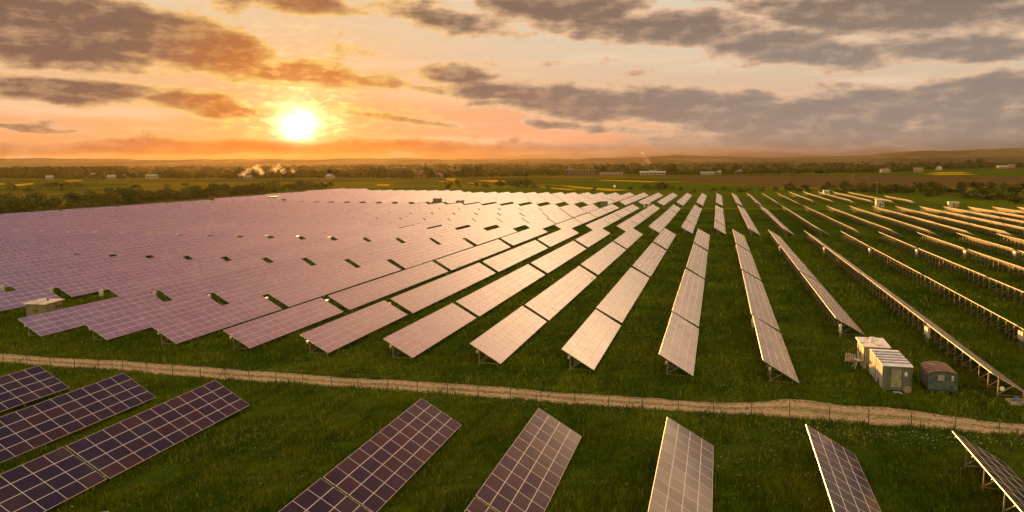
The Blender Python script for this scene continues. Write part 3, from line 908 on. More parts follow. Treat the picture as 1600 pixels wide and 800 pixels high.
def empty(name, loc, rz, label, cat, group=None):
    o = bpy.data.objects.new(name, None)
    COL.objects.link(o)
    o.location = loc; o.rotation_euler = (0, 0, rz)
    return tag(o, label, cat, group)
def boxp(name, dims, m_, parent, extra=None):
    mb = MB(); mb.box(*dims)
    if extra: extra(mb)
    return mb.build(name, m_, parent)

# plank hut in its clearing at the left
h = empty('hut', (-93.9, 88.4, gz(88) - .3), R(0), 'small plank hut with a pale tin roof among the purple tables, far left', 'hut')
mb = MB()
for k in range(17):                              # vertical boards
    x0 = -1.7 + 3.4 * k / 17
    for yy, s_ in ((-1.5, -1), (1.5, 1)):
        mb.box(x0 + .008, yy - .03, .25, x0 + 3.4 / 17 - .008, yy + .03 + .012 * (k % 2), 2.45)
for k in range(15):
    y0 = -1.47 + 2.94 * k / 15
    for xx in (-1.7, 1.7):
        mb.box(xx - .03, y0 + .008, .25, xx + .03 + .012 * (k % 2), y0 + 2.94 / 15 - .008, 2.45)
mb.box(-1.62, -1.42, .15, 1.62, 1.42, .3)
mb.build('wall', M['plank'], h)
mb = MB()
mb.hexa([(-1.95, -1.75, 2.47), (1.95, -1.75, 2.52), (1.95, 1.75, 2.68), (-1.95, 1.75, 2.62), (-1.95, -1.75, 2.56), (1.95, -1.75, 2.61), (1.95, 1.75, 2.77), (-1.95, 1.75, 2.71)])
for k in range(14):
    x0 = -1.9 + 3.8 * k / 13
    mb.bar((x0, -1.74, 2.585 + .013 * (x0 + 1.95)), (x0, 1.74, 2.735 + .013 * (x0 + 1.95)), .03, .03)
rf_ = mb.build('roof', M['roof_rust'], h)
mb = MB(); mb.tube((.3, .4, 2.6), (.3, .4, 2.98), .12); mb.tube((.3, .4, 2.98), (.3, .4, 3.04), .2, .06); mb.build('vent', M['dark_metal'], rf_)
d_ = boxp('door', (1.735, -1.2, .3, 1.79, -.25, 2.25), M['brown_wall'], h)
boxp('handle', (1.79, -.42, 1.2, 1.83, -.36, 1.36), M['dark_metal'], d_)
boxp('window', (1.735, .35, 1.75, 1.775, .75, 2.0), M['dark'], h)
boxp('window', (1.735, .95, 1.75, 1.775, 1.35, 2.0), M['dark'], h)
boxp('window', (-.5, -1.575, 1.5, .5, -1.545, 1.62), M['dark'], h)

# beige cabin with the rusty roof
def ribs(mb, x0, y0, x1, y1, z0, z1, n_, out_, w_=.05):
    for k in range(n_):
        t_ = (k + .5) / n_
        x, y = x0 + (x1 - x0) * t_, y0 + (y1 - y0) * t_
        ox, oy = out_
        mb.box(x - (w_ if not ox else .0) + min(ox, 0) * .025, y - (w_ if not oy else 0) + min(oy, 0) * .025, z0,
               x + (w_ if not ox else 0) + max(ox, 0) * .025, y + (w_ if not oy else 0) + max(oy, 0) * .025, z1)
h = empty('cabin', (16.55, 88.1, gz(88)), R(0), 'beige cabin with a rust-stained flat roof, behind the pale corrugated cabin', 'cabin')
mb = MB(); mb.box(-1.2, -1.9, .35, 1.2, 1.9, 2.45)
for (x, y) in ((-1.0, -1.7), (1.0, -1.7), (-1.0, 1.7), (1.0, 1.7)): mb.box(x - .15, y - .15, -.3, x + .15, y + .15, .35)
mb.build('body', M['cream'], h)
mb = MB(); ribs(mb, -1.2, -1.9, 1.2, -1.9, .4, 2.4, 12, (0, -1), .06); mb.build('cladding', M['brown_wall'], h)
mb = MB(); mb.hexa([(-1.4, -2.1, 2.45), (1.4, -2.1, 2.45), (1.4, 2.1, 2.45), (-1.4, 2.1, 2.45), (-1.4, -2.1, 2.52), (1.4, -2.1, 2.52), (1.4, 2.1, 2.60), (-1.4, 2.1, 2.60)])
rf_ = mb.build('roof', M['roof_rust'], h)
mb = MB(); mb.box(-.25, .2, 2.56, .2, .65, 2.72); mb.tube((0, .42, 2.72), (0, .42, 2.95), .1); mb.box(-.22, .22, 2.95, .22, .62, 3.0); mb.build('vent', M['zinc'], rf_)
d_ = boxp('door', (-1.245, -.5, .45, -1.203, .35, 2.2), M['door'], h)
boxp('handle', (-1.28, -.42, 1.25, -1.245, -.36, 1.4), M['dark_metal'], d_)
boxp('window', (-1.23, .8, 1.35, -1.203, 1.4, 1.95), M['dark'], h)
# wooden trestles leaning beside it
h = empty('wooden_trestle', (14.95, 86.5, gz(86)), R(15), 'pale splayed wooden trestle on the grass beside the beige cabin', 'trestle')
mb = MB()
mb.bar((-.5, -.35, 0), (-.1, 0, .85), .1); mb.bar((.5, -.35, 0), (.1, 0, .85), .1); mb.bar((-.5, .4, 0), (-.1, .05, .85), .1); mb.bar((.5, .4, 0), (.1, .05, .85), .1)
mb.build('legs', M['wood'], h)
mb = MB(); mb.box(-.3, -.5, .85, .3, .5, .93); mb.build('top_board', M['wood'], h)
h = empty('wooden_pallet', (14.55, 89.2, gz(89)), R(-20), 'small pale wooden pallet leaning left of the beige cabin', 'pallet')
mb = MB()
for k in range(5): mb.hexa([(-.5 + .22 * k, -.3, 0), (-.34 + .22 * k, -.3, 0), (-.34 + .22 * k, -.26, 0), (-.5 + .22 * k, -.26, 0), (-.5 + .22 * k, .1, .9), (-.34 + .22 * k, .1, .9), (-.34 + .22 * k, .14, .9), (-.5 + .22 * k, .14, .9)])
for t_ in (.15, .5, .85): mb.bar((-.52, -.24 + .4 * t_, .9 * t_), (.56, -.24 + .4 * t_, .9 * t_), .05)
mb.build('slats', M['wood'], h)

# pale corrugated cabin
h = empty('cabin', (16.9, 81.1, 0), R(0), 'long pale corrugated cabin with a striped zinc roof, nearest the gravel road', 'cabin')
LX, LY, ZB, ZC = 1.28, 3.25, .22, 2.5
mb = MB(); mb.box(-LX, -LY, ZB, LX, LY, ZC)
for (x, y) in ((-1.1, -3.0), (1.1, -3.0), (-1.1, 3.0), (1.1, 3.0), (-1.1, 0), (1.1, 0)): mb.box(x - .15, y - .15, -.3, x + .15, y + .15, ZB)
mb.build('body', M['white_wall'], h)
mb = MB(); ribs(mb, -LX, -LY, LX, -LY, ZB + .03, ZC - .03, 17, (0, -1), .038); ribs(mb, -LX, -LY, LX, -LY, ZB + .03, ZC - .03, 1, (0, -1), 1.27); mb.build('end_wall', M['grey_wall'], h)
mb = MB(); ribs(mb, -LX, -LY, -LX, LY, ZB + .03, ZC - .03, 36, (-1, 0), .045); mb.build('side_ribs', M['white_wall'], h)
mb = MB(); mb.hexa([(-LX - .06, -LY - .08, ZC), (LX + .06, -LY - .08, ZC), (LX + .06, LY + .08, ZC), (-LX - .06, LY + .08, ZC), (-LX - .06, -LY - .08, ZC + .06), (LX + .06, -LY - .08, ZC + .06), (LX + .06, LY + .08, ZC + .06), (-LX - .06, LY + .08, ZC + .06)])
for k in range(6):
    y0 = -LY + (k + .5) * 2 * LY / 6
    mb.hexa([(-LX - .05, y0 - .42, ZC + .06), (LX + .05, y0 - .42, ZC + .06), (LX + .05, y0 + .42, ZC + .06), (-LX - .05, y0 + .42, ZC + .06), (-LX - .05, y0 - .06, ZC + .13), (LX + .05, y0 - .06, ZC + .13), (LX + .05, y0 + .06, ZC + .13), (-LX - .05, y0 + .06, ZC + .13)])
mb.build('roof', M['zinc'], h)
for k in range(5):                               # shade of the corrugation slopes, put in as dark-coloured strips
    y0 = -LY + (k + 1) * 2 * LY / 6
    boxp('rib_shade_strip', (-LX - .05, y0 - .22, ZC + .085, LX + .05, y0 + .22, ZC + .15), M['rib_shade'], h)
d_ = boxp('door', (-.52, -LY - .055, .5, .38, -LY - .03, 2.25), M['door'], h)
boxp('handle', (.24, -LY - .09, 1.3, .3, -LY - .055, 1.48), M['dark_metal'], d_)
s_ = boxp('notice', (.62, -LY - .05, 1.62, .86, -LY - .03, 2.05), M['white'], h)
boxp('red_stripe', (.64, -LY - .056, 1.92, .84, -LY - .051, 2.02), M['red'], s_)
boxp('red_stripe', (.68, -LY - .056, 1.66, .80, -LY - .051, 1.74), M['red'], s_)
boxp('hatch', (-LX - .05, -1.1, .95, -LX - .028, -.2, 1.75), M['white_wall'], h)
mb = MB()
arc = [(-LX - .045, -1.75 + .38 * math.cos(a), ZB + .02 + .75 * math.sin(a)) for a in np.linspace(0, math.pi, 10)]
mb.face(arc); mb.face([(p[0] - .015, p[1], p[2]) for p in arc][::-1]); mb.build('wheel_arch', M['dark'], h)
# mast, disc and planks by its door
h = empty('mast', (15.45, 80.3, 0), 0, 'thin dark mast standing against the side of the pale corrugated cabin', 'pole')
mb = MB(); mb.tube((0, 0, -.4), (0, 0, 3.35), .03, .022); mb.build('pole', M['dark_metal'], h)
mb = MB(); mb.tube((0, 0, 3.35), (0, 0, 3.5), .012); mb.build('tip', M['steel'], h)
mb = MB()
mb.tube((17.78, 77.62, .34), (17.78, 77.70, .37), .36, .36, 20); mb.tube((17.78, 77.57, .34), (17.78, 77.62, .34), .09, .09, 10)
tag(mb.build('wooden_disc', M['wood']), 'round pale cable-drum lid leaning on the pale cabin by its door', 'disc')
mb = MB(); mb.box(16.4, 77.1, .03, 17.3, 77.5, .16); mb.box(16.55, 77.02, .16, 17.2, 77.4, .21)
tag(mb.build('doorstep', M['white_wall']), 'low white step on the grass below the pale cabin door', 'step')

# old wagon with the arched roof
h = empty('wagon', (20.95, 79.9, 0), R(-2), 'old dark teal wagon with a rusty arched roof, right of the pale cabin', 'wagon')
WX, WY = 1.22, 1.75
mb = MB(); mb.box(-WX, -WY, .45, WX, WY, 1.85)
ends = [(WX * math.cos(a), 1.85 + .42 * math.sin(a)) for a in np.linspace(0, math.pi, 13)]
for yy, s_ in ((-WY, 1), (WY, -1)):
    q = [(x, yy, z) for x, z in ends]
    mb.face(q[::s_])
for k in range(9):
    x0 = -WX + 2 * WX * k / 8
    mb.box(x0 - .02, -WY - .022, .5, x0 + .02, -WY, 1.84)
mb.box(-WX, -WY - .03, .45, WX, -WY, .55)
mb.build('body', M['teal'], h)
mb = MB()
for (a, bq) in zip(ends[:-1], ends[1:]):
    sc_ = 1.06
    A_ = [(a[0] * sc_, a[1] + .02), (bq[0] * sc_, bq[1] + .02)]
    mb.face([(A_[0][0], -WY - .14, A_[0][1]), (A_[0][0], WY + .14, A_[0][1]), (A_[1][0], WY + .14, A_[1][1]), (A_[1][0], -WY - .14, A_[1][1])][::-1])
    mb.face([(A_[0][0], -WY - .14, A_[0][1]), (A_[1][0], -WY - .14, A_[1][1]), (A_[1][0], -WY - .14, A_[1][1] - .05), (A_[0][0], -WY - .14, A_[0][1] - .05)])
    mb.face([(A_[0][0], -WY - .14, A_[0][1] - .05), (A_[1][0], -WY - .14, A_[1][1] - .05), (A_[1][0], WY + .14, A_[1][1] - .05), (A_[0][0], WY + .14, A_[0][1] - .05)])
for yy in (-1.2, -.4, .4, 1.2):
    pr = [(x * 1.075, yy, z + .035) for x, z in ends]
    for a, bq in zip(pr[:-1], pr[1:]): mb.bar(a, bq, .05, .03)
mb.build('roof', M['rust'], h)
w_ = boxp('window', (-.45, -WY - .05, 1.3, .1, -WY - .025, 1.88), M['grey_wall'], h)
mb = MB(); mb.bar((-.48, -WY - .055, 1.27), (.13, -WY - .055, 1.27), .05); mb.bar((-.48, -WY - .055, 1.91), (.13, -WY - .055, 1.91), .05); mb.build('frame', M['dark_metal'], w_)
s_ = boxp('notice', (.72, -WY - .05, 1.42, .9, -WY - .025, 1.8), M['white'], h)
boxp('red_stripe', (.74, -WY - .056, 1.5, .88, -WY - .051, 1.7), M['red'], s_)
boxp('door', (-WX - .04, -1.0, .55, -WX - .005, -.1, 1.8), M['rust'], h)
boxp('chassis', (-WX + .1, -WY + .1, .22, WX - .1, WY - .1, .45), M['dark_metal'], h)
for (sx, sy) in ((-1, -1.1), (1, -1.1), (-1, 1.1), (1, 1.1)):
    mb = MB(); mb.tube((sx * 1.0 - .08, sy, .28), (sx * 1.0 + .08, sy, .28), .3, .3, 14); wh = mb.build('wheel', M['dark'], h)
    mb = MB(); mb.tube((sx * 1.0 - .1, sy, .28), (sx * 1.0 + .1, sy, .28), .12, .12, 10); mb.build('hub', M['rust'], wh)

# (the sprig over the wagon is planted with the shrubs below)
# clutter under the last row at the right edge
h = empty('wooden_crate', (26.9, 76.6, 0), R(8), 'shallow brown wooden crate on the grass under the row at the right edge', 'crate')
mb = MB()
for (a) in ((-1.1, -.5, 0, 1.1, -.45, .38), (-1.1, .45, 0, 1.1, .5, .38), (-1.1, -.45, 0, -1.05, .45, .38), (1.05, -.45, 0, 1.1, .45, .38)): mb.box(*a)
mb.build('sides', M['wood'], h)
boxp('base', (-1.04, -.44, .02, 1.04, .44, .08), M['wood'], h)
mb = MB(); mb.smooth = True
NB = 14
def dome(mb, c, rx_, ry_, rz_, seed):
    r_ = random.Random(seed)
    js = [[1 + r_.uniform(-.09, .09) for _ in range(NB)] for _ in range(7)]
    P3 = lambda k, j: (c[0] + rx_ * math.cos(6.2832 * j / NB) * math.cos(k * math.pi / 12) * js[k][j % NB], c[1] + ry_ * math.sin(6.2832 * j / NB) * math.cos(k * math.pi / 12) * js[k][j % NB], c[2] + rz_ * math.sin(k * math.pi / 12) * js[k][0])
    for k in range(6):
        for j in range(NB):
            mb.face([P3(k, j), P3(k, j + 1), P3(k + 1, j + 1), P3(k + 1, j)])
dome(mb, (26.55, 76.6, .08), .42, .3, .6, 1)
tag(mb.build('tarp_bundle', M['blue']), 'crumpled blue plastic bundle lying in the brown crate', 'bundle')
mb = MB(); mb.smooth = True; dome(mb, (27.55, 76.6, .08), .32, .32, .62, 2)
tag(mb.build('sack', M['brown_wall']), 'brown sack in the crate beside the blue bundle', 'sack')
mb = MB(); mb.tube((25.42, 76.9, 1.25), (25.42, 76.94, 1.25), .2, .2, 18)
so = mb.build('round_sign', M['white'])
tag(so, 'small round white sign fixed to the post above the brown crate', 'sign')

# hut whose roof only just enters at the bottom of the frame
h = empty('hut', (-33.57, 32.25, 0), R(25), 'cream hut of which only a roof edge shows at the bottom frame', 'hut')
boxp('body', (-1.2, -1.8, 0, 1.2, 1.2, 2.35), M['cream'], h)
mb = MB(); mb.box(-1.4, -2.0, 2.35, 1.4, 1.42, 2.43); mb.build('roof', M['roof_rust'], h)
boxp('door', (1.202, -1.0, .1, 1.24, -.1, 2.0), M['door'], h)

# small huts along the far cross track
def far_hut(x, y, wx, wy, hh, wall, roof, label, rz=0):
    h = empty('transformer_hut', (x, y, gz(y)), R(rz), label, 'hut', 'small huts along the grassy cross track')
    boxp('wall', (-wx, -wy, 0, wx, wy, hh), wall, h)
    mb = MB(); mb.hexa([(-wx - .25, -wy - .25, hh), (wx + .25, -wy - .25, hh), (wx + .25, wy + .25, hh), (-wx - .25, wy + .25, hh), (-wx - .2, -wy - .2, hh + .12), (wx + .2, -wy - .2, hh + .12), (wx + .2, wy + .2, hh + .2), (-wx - .2, wy + .2, hh + .2)])
    mb.build('roof', roof, h)
    boxp('door', (-.5, -wy - .05, .1, .5, -wy - .01, 2.0), M['brown_wall'], h)
    return h
h = far_hut(80.5, 430, 1.9, 1.7, 3.6, M['cream'], M['white_wall'], 'tall cream hut with dark window holes on the cross track, right of centre')
boxp('window', (.75, -1.76, 2.2, 1.6, -1.71, 2.9), M['dark'], h); boxp('window', (.75, -1.76, .9, 1.6, -1.71, 1.6), M['dark'], h)
h = far_hut(116, 436, 2.3, 1.5, 2.4, M['cream'], M['white_wall'], 'white hut with a red door panel on the cross track, far right')
boxp('panel', (.9, -1.68, .4, 2.2, -1.62, 1.6), M['red'], h)
far_hut(-157, 420, 2.2, 1.6, 3.0, M['brown_wall'], M['brown_wall'], 'dark brown hut standing above the purplish tables at the cross track')
far_hut(-141, 414, 2.0, 1.4, 2.2, M['brown_wall'], M['rust'], 'low rusty-roofed hut just right of the dark brown hut')
far_hut(-58.5, 410, 1.7, 1.3, 2.5, M['brown_wall'], M['rust'], 'small brown hut at the cross track where the bright rows begin')
far_hut(-35.5, 404, 1.6, 1.3, 2.0, M['cream'], M['roof_rust'], 'low tan-roofed hut between bright tables at the cross track')
far_hut(-272, 432, 2.8, 1.8, 3.0, M['brown_wall'], M['roof_rust'], 'left of two sunlit-roofed huts below the sun, taller one')
far_hut(-262, 424, 2.8, 1.6, 2.2, M['brown_wall'], M['roof_rust'], 'right of two sunlit-roofed huts below the sun, lower one')
far_hut(77, 606, 2.0, 1.4, 2.8, M['white_wall'], M['zinc'], 'pale hut behind the far end of the golden-backed rows')

# ------------------------------------------------------------------ trees
def crown_mesh(seed, n_leaf, mats_i, size=1.0, squash=1.0):
    """unit crown: leaf clumps gathered round a few boughs, centre about z = .62, height about 1"""
    r_ = np.random.default_rng(seed)
    nb = 9
    bx = r_.normal(0, .23, (nb, 3)); bx[:, 2] = r_.uniform(.30, .82, nb) ; bx[0] = (0, 0, .78)
    br = r_.uniform(.15, .27, nb) * (1.1 - .35 * bx[:, 2])
    which = r_.integers(0, nb, n_leaf)
    d_ = r_.normal(0, 1, (n_leaf, 3)); d_ /= np.linalg.norm(d_, axis=1)[:, None]
    rad = br[which] * r_.uniform(.45, 1.08, n_leaf) ** .6
    c = bx[which] + d_ * rad[:, None]
    c[:, 2] = np.clip(c[:, 2], .08, 1.02)
    s_ = r_.uniform(.022, .062, n_leaf) * size
    a = r_.normal(0, 1, (n_leaf, 3)); a /= np.linalg.norm(a, axis=1)[:, None]
    b_ = np.cross(a, d_ + r_.normal(0, .6, (n_leaf, 3))); b_ /= np.linalg.norm(b_, axis=1)[:, None]
    V = np.stack([c - a * s_[:, None], c + b_ * s_[:, None] * .7, c + a * s_[:, None], c - b_ * s_[:, None] * .7], 1)
    V[:, :, 2] *= squash
    return V
def trunk_mb(mb, h, r0):
    mb.tube((0, 0, -.05), (.01, .01, h * .5), r0, r0 * .6, 7)
    for a in (0.4, 2.4, 4.5):
        mb.tube((.01, .01, h * .42), (.16 * math.cos(a), .16 * math.sin(a), h * .75), r0 * .45, r0 * .2, 5)
TREES = []
for k in range(6):
    V = crown_mesh(100 + k, 620, 0, 1.0, 1.0 if k % 2 else .86)
    f_ = np.arange(len(V) * 4).reshape(-1, 4)
    cm = big_mesh('crown', V.reshape(-1, 3), f_, [M['leaf1'] if k % 2 else M['leaf2']])
    mb = MB(); trunk_mb(mb, .8, .028)
    TREES.append((cm, mb.mesh('trunk', [M['bark']])))
BUSH = []
for k in range(5):
    V = crown_mesh(200 + k, 420, 0, 1.35, .72)
    V[:, :, 2] -= .16; V[:, :, 2] = np.maximum(V[:, :, 2], -.02); V[:, :, :2] *= 1.35
    f_ = np.arange(len(V) * 4).reshape(-1, 4)
    BUSH.append(big_mesh('shrub', V.reshape(-1, 3), f_, [M['leaf2'] if k % 2 else M['leaf1']]))
tr = random.Random(21)
def tree(x, y, h, label, group, wide=1.0, cat='tree'):
    cm, tm = tr.choice(TREES)
    t = empty('tree', (x, y, gz(y) - .05), tr.uniform(0, 6.28), label, cat, group)
    wd = h * wide * tr.uniform(.85, 1.2)
    t.scale = (wd, wd, h)
    ob('crown', cm, t); ob('trunk', tm, t)
    return t
def bush(x, y, h, label, group, wide=1.0):
    o = ob('shrub', tr.choice(BUSH), None, (x, y, gz(y) - .1), (0, 0, tr.uniform(0, 6.28)))
    wd = h * wide * tr.uniform(.9, 1.3)
    o.scale = (wd, wd, h / .62)
    return tag(o, label, 'shrub', group)

# hedgerow along the far left edge of the panel field
gp = 'hedgerow along the far left edge of the panel field'
line = [(-316, 215), (-318, 262), (-330, 300), (-336, 345), (-341, 400), (-350, 455), (-357, 510), (-367, 575), (-378, 640), (-372, 700)]
for k in range(190):
    t_ = (k + tr.random()) / 190 * (len(line) - 1.001)
    a, bq = line[int(t_)], line[int(t_) + 1]
    f_ = t_ - int(t_)
    off = -tr.uniform(0, 34) if k % 3 else -tr.uniform(0, 8)
    x, y = a[0] + (bq[0] - a[0]) * f_ + off, a[1] + (bq[1] - a[1]) * f_
    if k % 2: tree(x, y, tr.uniform(6.5, 10.0), 'dark bushy tree in the hedgerow along the far left edge of the panels', gp, 1.1)
    else: bush(x, y, tr.uniform(4.2, 6.6), 'dense dark shrub in the hedgerow along the far left edge of the panels', gp, 1.15)
# lone bushes in the olive meadow
for (x, y, h_) in ((-826, 743, 5), (-696, 630, 6), (-606, 564, 5), (-530, 497, 6), (-711, 686, 7), (-722, 706, 6), (-589, 584, 5), (-669, 670, 8), (-675, 689, 7), (-502, 546, 6), (-519, 576, 5), (-546, 628, 7), (-568, 699, 5), (-560, 720, 5), (-640, 640, 5), (-655, 676, 6), (-480, 560, 5), (-455, 600, 6), (-690, 655, 4), (-740, 640, 5)):
    bush(x, y, h_, 'lone dark bush in the olive meadow left of the panel field', 'bushes dotted over the left meadow', 1.1)
# bushes behind the far edge of the field
for (x, y, h_) in ((-254, 709, 6), (-257, 745, 9), (-231, 729, 5), (-194, 681, 9), (-190, 698, 10), (-211, 789, 8), (-183, 715, 11), (-173, 700, 10), (-165, 700, 7), (-201, 665, 6), (-232, 647, 5), (-215, 700, 6), (-180, 690, 8), (-240, 705, 5), (-262, 735, 7), (-150, 690, 5)):
    tree(x, y, h_, 'dark round tree in the clump behind the middle of the field edge', 'clump of trees behind the field edge', 1.05)
for (x, y, h_) in ((-61, 695, 8), (-46, 681, 10), (-39, 697, 5), (-18, 630, 4), (-3, 645, 5), (17, 647, 6), (24, 648, 5), (-101, 647, 5), (-30, 660, 5), (-75, 690, 4), (5, 670, 5), (35, 655, 5), (45, 668, 6), (-52, 690, 6), (10, 655, 4)):
    bush(x, y, h_ * .8, 'dark bush at the far end of the bright rows', 'bushes at the far ends of the bright rows', 1.0)
gp = 'shrub belt between the golden rows and the ploughed field'
for (x, y) in ((57, 692), (68, 653), (87, 655), (100, 656), (121, 659), (132, 648), (139, 600), (146, 577), (175, 641), (209, 669), (235, 697), (154, 537), (161, 538), (163, 480), (110, 680), (125, 672), (138, 690), (150, 664), (160, 655), (185, 660), (195, 672), (222, 690), (245, 700), (255, 705), (128, 640), (115, 640), (148, 640), (170, 655), (202, 655), (228, 680), (176, 545), (168, 560)):
    tree(x + tr.uniform(-4, 4), y + tr.uniform(-6, 6), tr.uniform(6.5, 10), 'rounded olive-green tree in the belt before the ploughed field', gp, 1.2)
    for q in range(2): bush(x + tr.uniform(-11, 11), y - tr.uniform(2, 12), tr.uniform(3.2, 5), 'low olive shrub at the foot of the belt before the ploughed field', gp, 1.2)

for (x, y, h_, lb) in ((21.6, 82.6, 2.9, 'thin yellow-green sapling rising behind the old wagon roof'), (25.1, 78.3, 1.0, 'small yellow-green weed clump under the row right of the wagon')):
    o = ob('sapling', BUSH[1], None, (x, y, 0), (0, 0, 1.0))
    o.scale = (h_ * .42, h_ * .42, h_ / .62)
    tag(o, lb, 'sapling')
# village tree belt under the horizon: the front trees one by one, the wood behind as a mass
vf = [(-1250, 1085), (-1193, 1090), (-1018, 1060), (-897, 1075), (-782, 1085), (-700, 1060), (-640, 1130), (-587, 1130), (-465, 1110), (-396, 1180), (-318, 1240), (-242, 1390), (-130, 1420), (-22, 1370), (82, 1440), (191, 1490), (317, 1600), (450, 1950), (606, 2270), (830, 2450)]
for k in range(124):
    t_ = (k + tr.random()) / 124 * (len(vf) - 1.001)
    a, bq = vf[int(t_)], vf[int(t_) + 1]
    f_ = t_ - int(t_)
    y = a[1] + (bq[1] - a[1]) * f_ + tr.uniform(0, 90)
    x = a[0] + (bq[0] - a[0]) * f_ + tr.uniform(-10, 10)
    tree(x, y, tr.uniform(8, 20) * (1 + (y - 1000) / 4000), 'dark rounded tree in the village tree belt under the horizon', 'front trees of the village belt', .95)
VV = []
mr = np.random.default_rng(77)
base = [crown_mesh(300 + k, 70, 0, 2.6, 1.0) for k in range(6)]
def clump(x, y, h, wd):
    V = base[mr.integers(0, 6)].copy()
    V[:, :, 2] = (V[:, :, 2] - .18) * 1.2
    V[:, :, :2] *= wd; V[:, :, 2] *= h
    V += np.array([x, y, -4.2])
    VV.append(V)
for k in range(3000):
    t_ = mr.uniform(0, len(vf) - 1.001)
    a, bq = vf[int(t_)], vf[int(t_) + 1]
    f_ = t_ - int(t_)
    back_ = mr.exponential(230) + 5
    x, y = a[0] + (bq[0] - a[0]) * f_, a[1] + (bq[1] - a[1]) * f_
    k_ = 1 + back_ / y
    h = mr.uniform(4, 10)
    clump(x * k_ + mr.uniform(-15, 15), y * k_, h, h * mr.uniform(.9, 1.4))
for k in range(420):             # the long dark wood farther off at the left
    az_ = np.radians(mr.uniform(-52, -41.5)); d_ = mr.uniform(2250, 2600)
    h = mr.uniform(14, 20)
    clump(np.sin(az_) * d_, np.cos(az_) * d_, h, h * mr.uniform(1.0, 1.5))
for k in range(900):             # scattered woods out on the plain
    az_ = np.radians(mr.uniform(-50, 21)); d_ = mr.uniform(2300, 4800)
    h = mr.uniform(8, 15)
    clump(np.sin(az_) * d_, np.cos(az_) * d_, h, h * mr.uniform(1.2, 2.6))
V = np.concatenate(VV).reshape(-1, 3)
o = ob('wood', big_mesh('wood', V, np.arange(len(V)).reshape(-1, 4), [M['leaf1']]))
tag(o, 'dark far-off wood behind the village tree belt', 'wood', kind='stuff')

# ------------------------------------------------------------------ village buildings
M['render'] = worn('pale_render', (0.28, 0.22, 0.17, 1), (0.20, 0.16, 0.12, 1), .8, .4)
M['tile'] = worn('brown_tiles', (0.22, 0.12, 0.08, 1), (0.15, 0.09, 0.065, 1), .7, .5)
M['slate'] = worn('grey_sheet_roof', (0.24, 0.23, 0.22, 1), (0.17, 0.165, 0.16, 1), .5, .3)
def house(x, y, lx, ly, hw, hr, rz, wall, roof, label, chim=True):
    h = empty('house', (x, y, gz(y)), R(rz), label, 'house', 'village houses under the horizon')
    mb = MB(); mb.box(-lx, -ly, -.3, lx, ly, hw)
    mb.face([(-lx, -ly, hw), (-lx, 0, hw + hr), (-lx, ly, hw)]); mb.face([(lx, -ly, hw), (lx, ly, hw), (lx, 0, hw + hr)])
    mb.build('wall', wall, h)
    mb = MB()
    e = .5
    for s_ in (-1, 1):
        k_ = hr / ly
        a0, a1 = (s_ * (ly + e), hw - e * k_), (0, hw + hr)
        mb.hexa([(-lx - e, a0[0], a0[1]), (lx + e, a0[0], a0[1]), (lx + e, a1[0], a1[1]), (-lx - e, a1[0], a1[1]), (-lx - e, a0[0], a0[1] + .25), (lx + e, a0[0], a0[1] + .25), (lx + e, a1[0], a1[1] + .25), (-lx - e, a1[0], a1[1] + .25)])
    rf_ = mb.build('roof', roof, h)
    if chim:
        mb = MB(); mb.box(lx * .4, -.4, hw + hr * .5, lx * .4 + .8, .4, hw + hr + 1.2); mb.build('chimney', M['tile'], rf_)
    for wx_ in (-lx * .55, lx * .1, lx * .55):
        boxp('window', (wx_ - .6, -ly - .08, hw * .4, wx_ + .6, -ly - .02, hw * .75), M['window'], h)
    boxp('window', (lx + .02, -.7, hw * .5, lx + .08, .7, hw * .8), M['window'], h)
    return h
house(-908, 1085, 9, 4.5, 5.0, 2.2, 10, M['render'], M['slate'], 'long white shed with a pale roof before the village trees, left', False)
house(-1080, 1048, 5, 4, 3.5, 3, 20, M['render'], M['slate'], 'pale house low among the village trees at the far left')
house(-1150, 1215, 5, 4, 4, 3.5, -10, M['render'], M['slate'], 'grey-roofed house high in the left village belt')
house(-1110, 1205, 6, 4, 4, 3, 60, M['render'], M['slate'], 'light-roofed house turned sideways in the left village belt')
house(-985, 1080, 6, 4, 3.5, 3, 35, M['render'], M['slate'], 'light-roofed house just left of the long white shed')
house(-1000, 1130, 5, 4, 4, 3, -20, M['render'], M['slate'], 'small grey-roofed house behind the long white shed')
house(-470, 1180, 8, 5.5, 5, 6, 55, M['render'], M['tile'], 'gabled white house with a steep brown roof at the village middle')
house(-18, 1370, 11, 5, 3.5, 2, 5, M['render'], M['slate'], 'low pale farm shed before the trees right of centre', False)
house(-2, 1415, 7, 4, 4, 3, 0, M['render'], M['slate'], 'pale-roofed house just above the low farm shed')
house(36, 1450, 5, 4, 4.5, 3.5, 40, M['render'], M['slate'], 'small white gabled house between trees right of the farm shed')
house(300, 1570, 8, 5, 4, 3.5, 15, M['render'], M['tile'], 'brown-roofed house at the right belt, left of the others')
house(372, 1640, 8, 5, 4.5, 4, -15, M['render'], M['tile'], 'brown-roofed house above the small clump, right belt')
house(480, 1930, 5.5, 4.5, 4.5, 4, 50, M['white_wall'], M['slate'], 'white gabled house standing clear in front of the right belt')
house(700, 2230, 12, 6, 4, 3, 10, M['render'], M['slate'], 'long low house at the far right end of the belt', False)
house(740, 2290, 8, 6, 5, 4, -20, M['render'], M['tile'], 'brown-roofed house behind the long low house, far right')
house(-590, 1100, 6, 5, 4, 3, -25, M['render'], M['slate'], 'light-roofed house in the glow below the sun')
house(-430, 1160, 6, 5, 4, 3.5, 20, M['render'], M['tile'], 'brown-roofed house left of the gabled white house')
house(-690, 1030, 6, 4, 3.5, 3, 0, M['brown_wall'], M['tile'], 'dark barn in front of the drifting smoke', False)
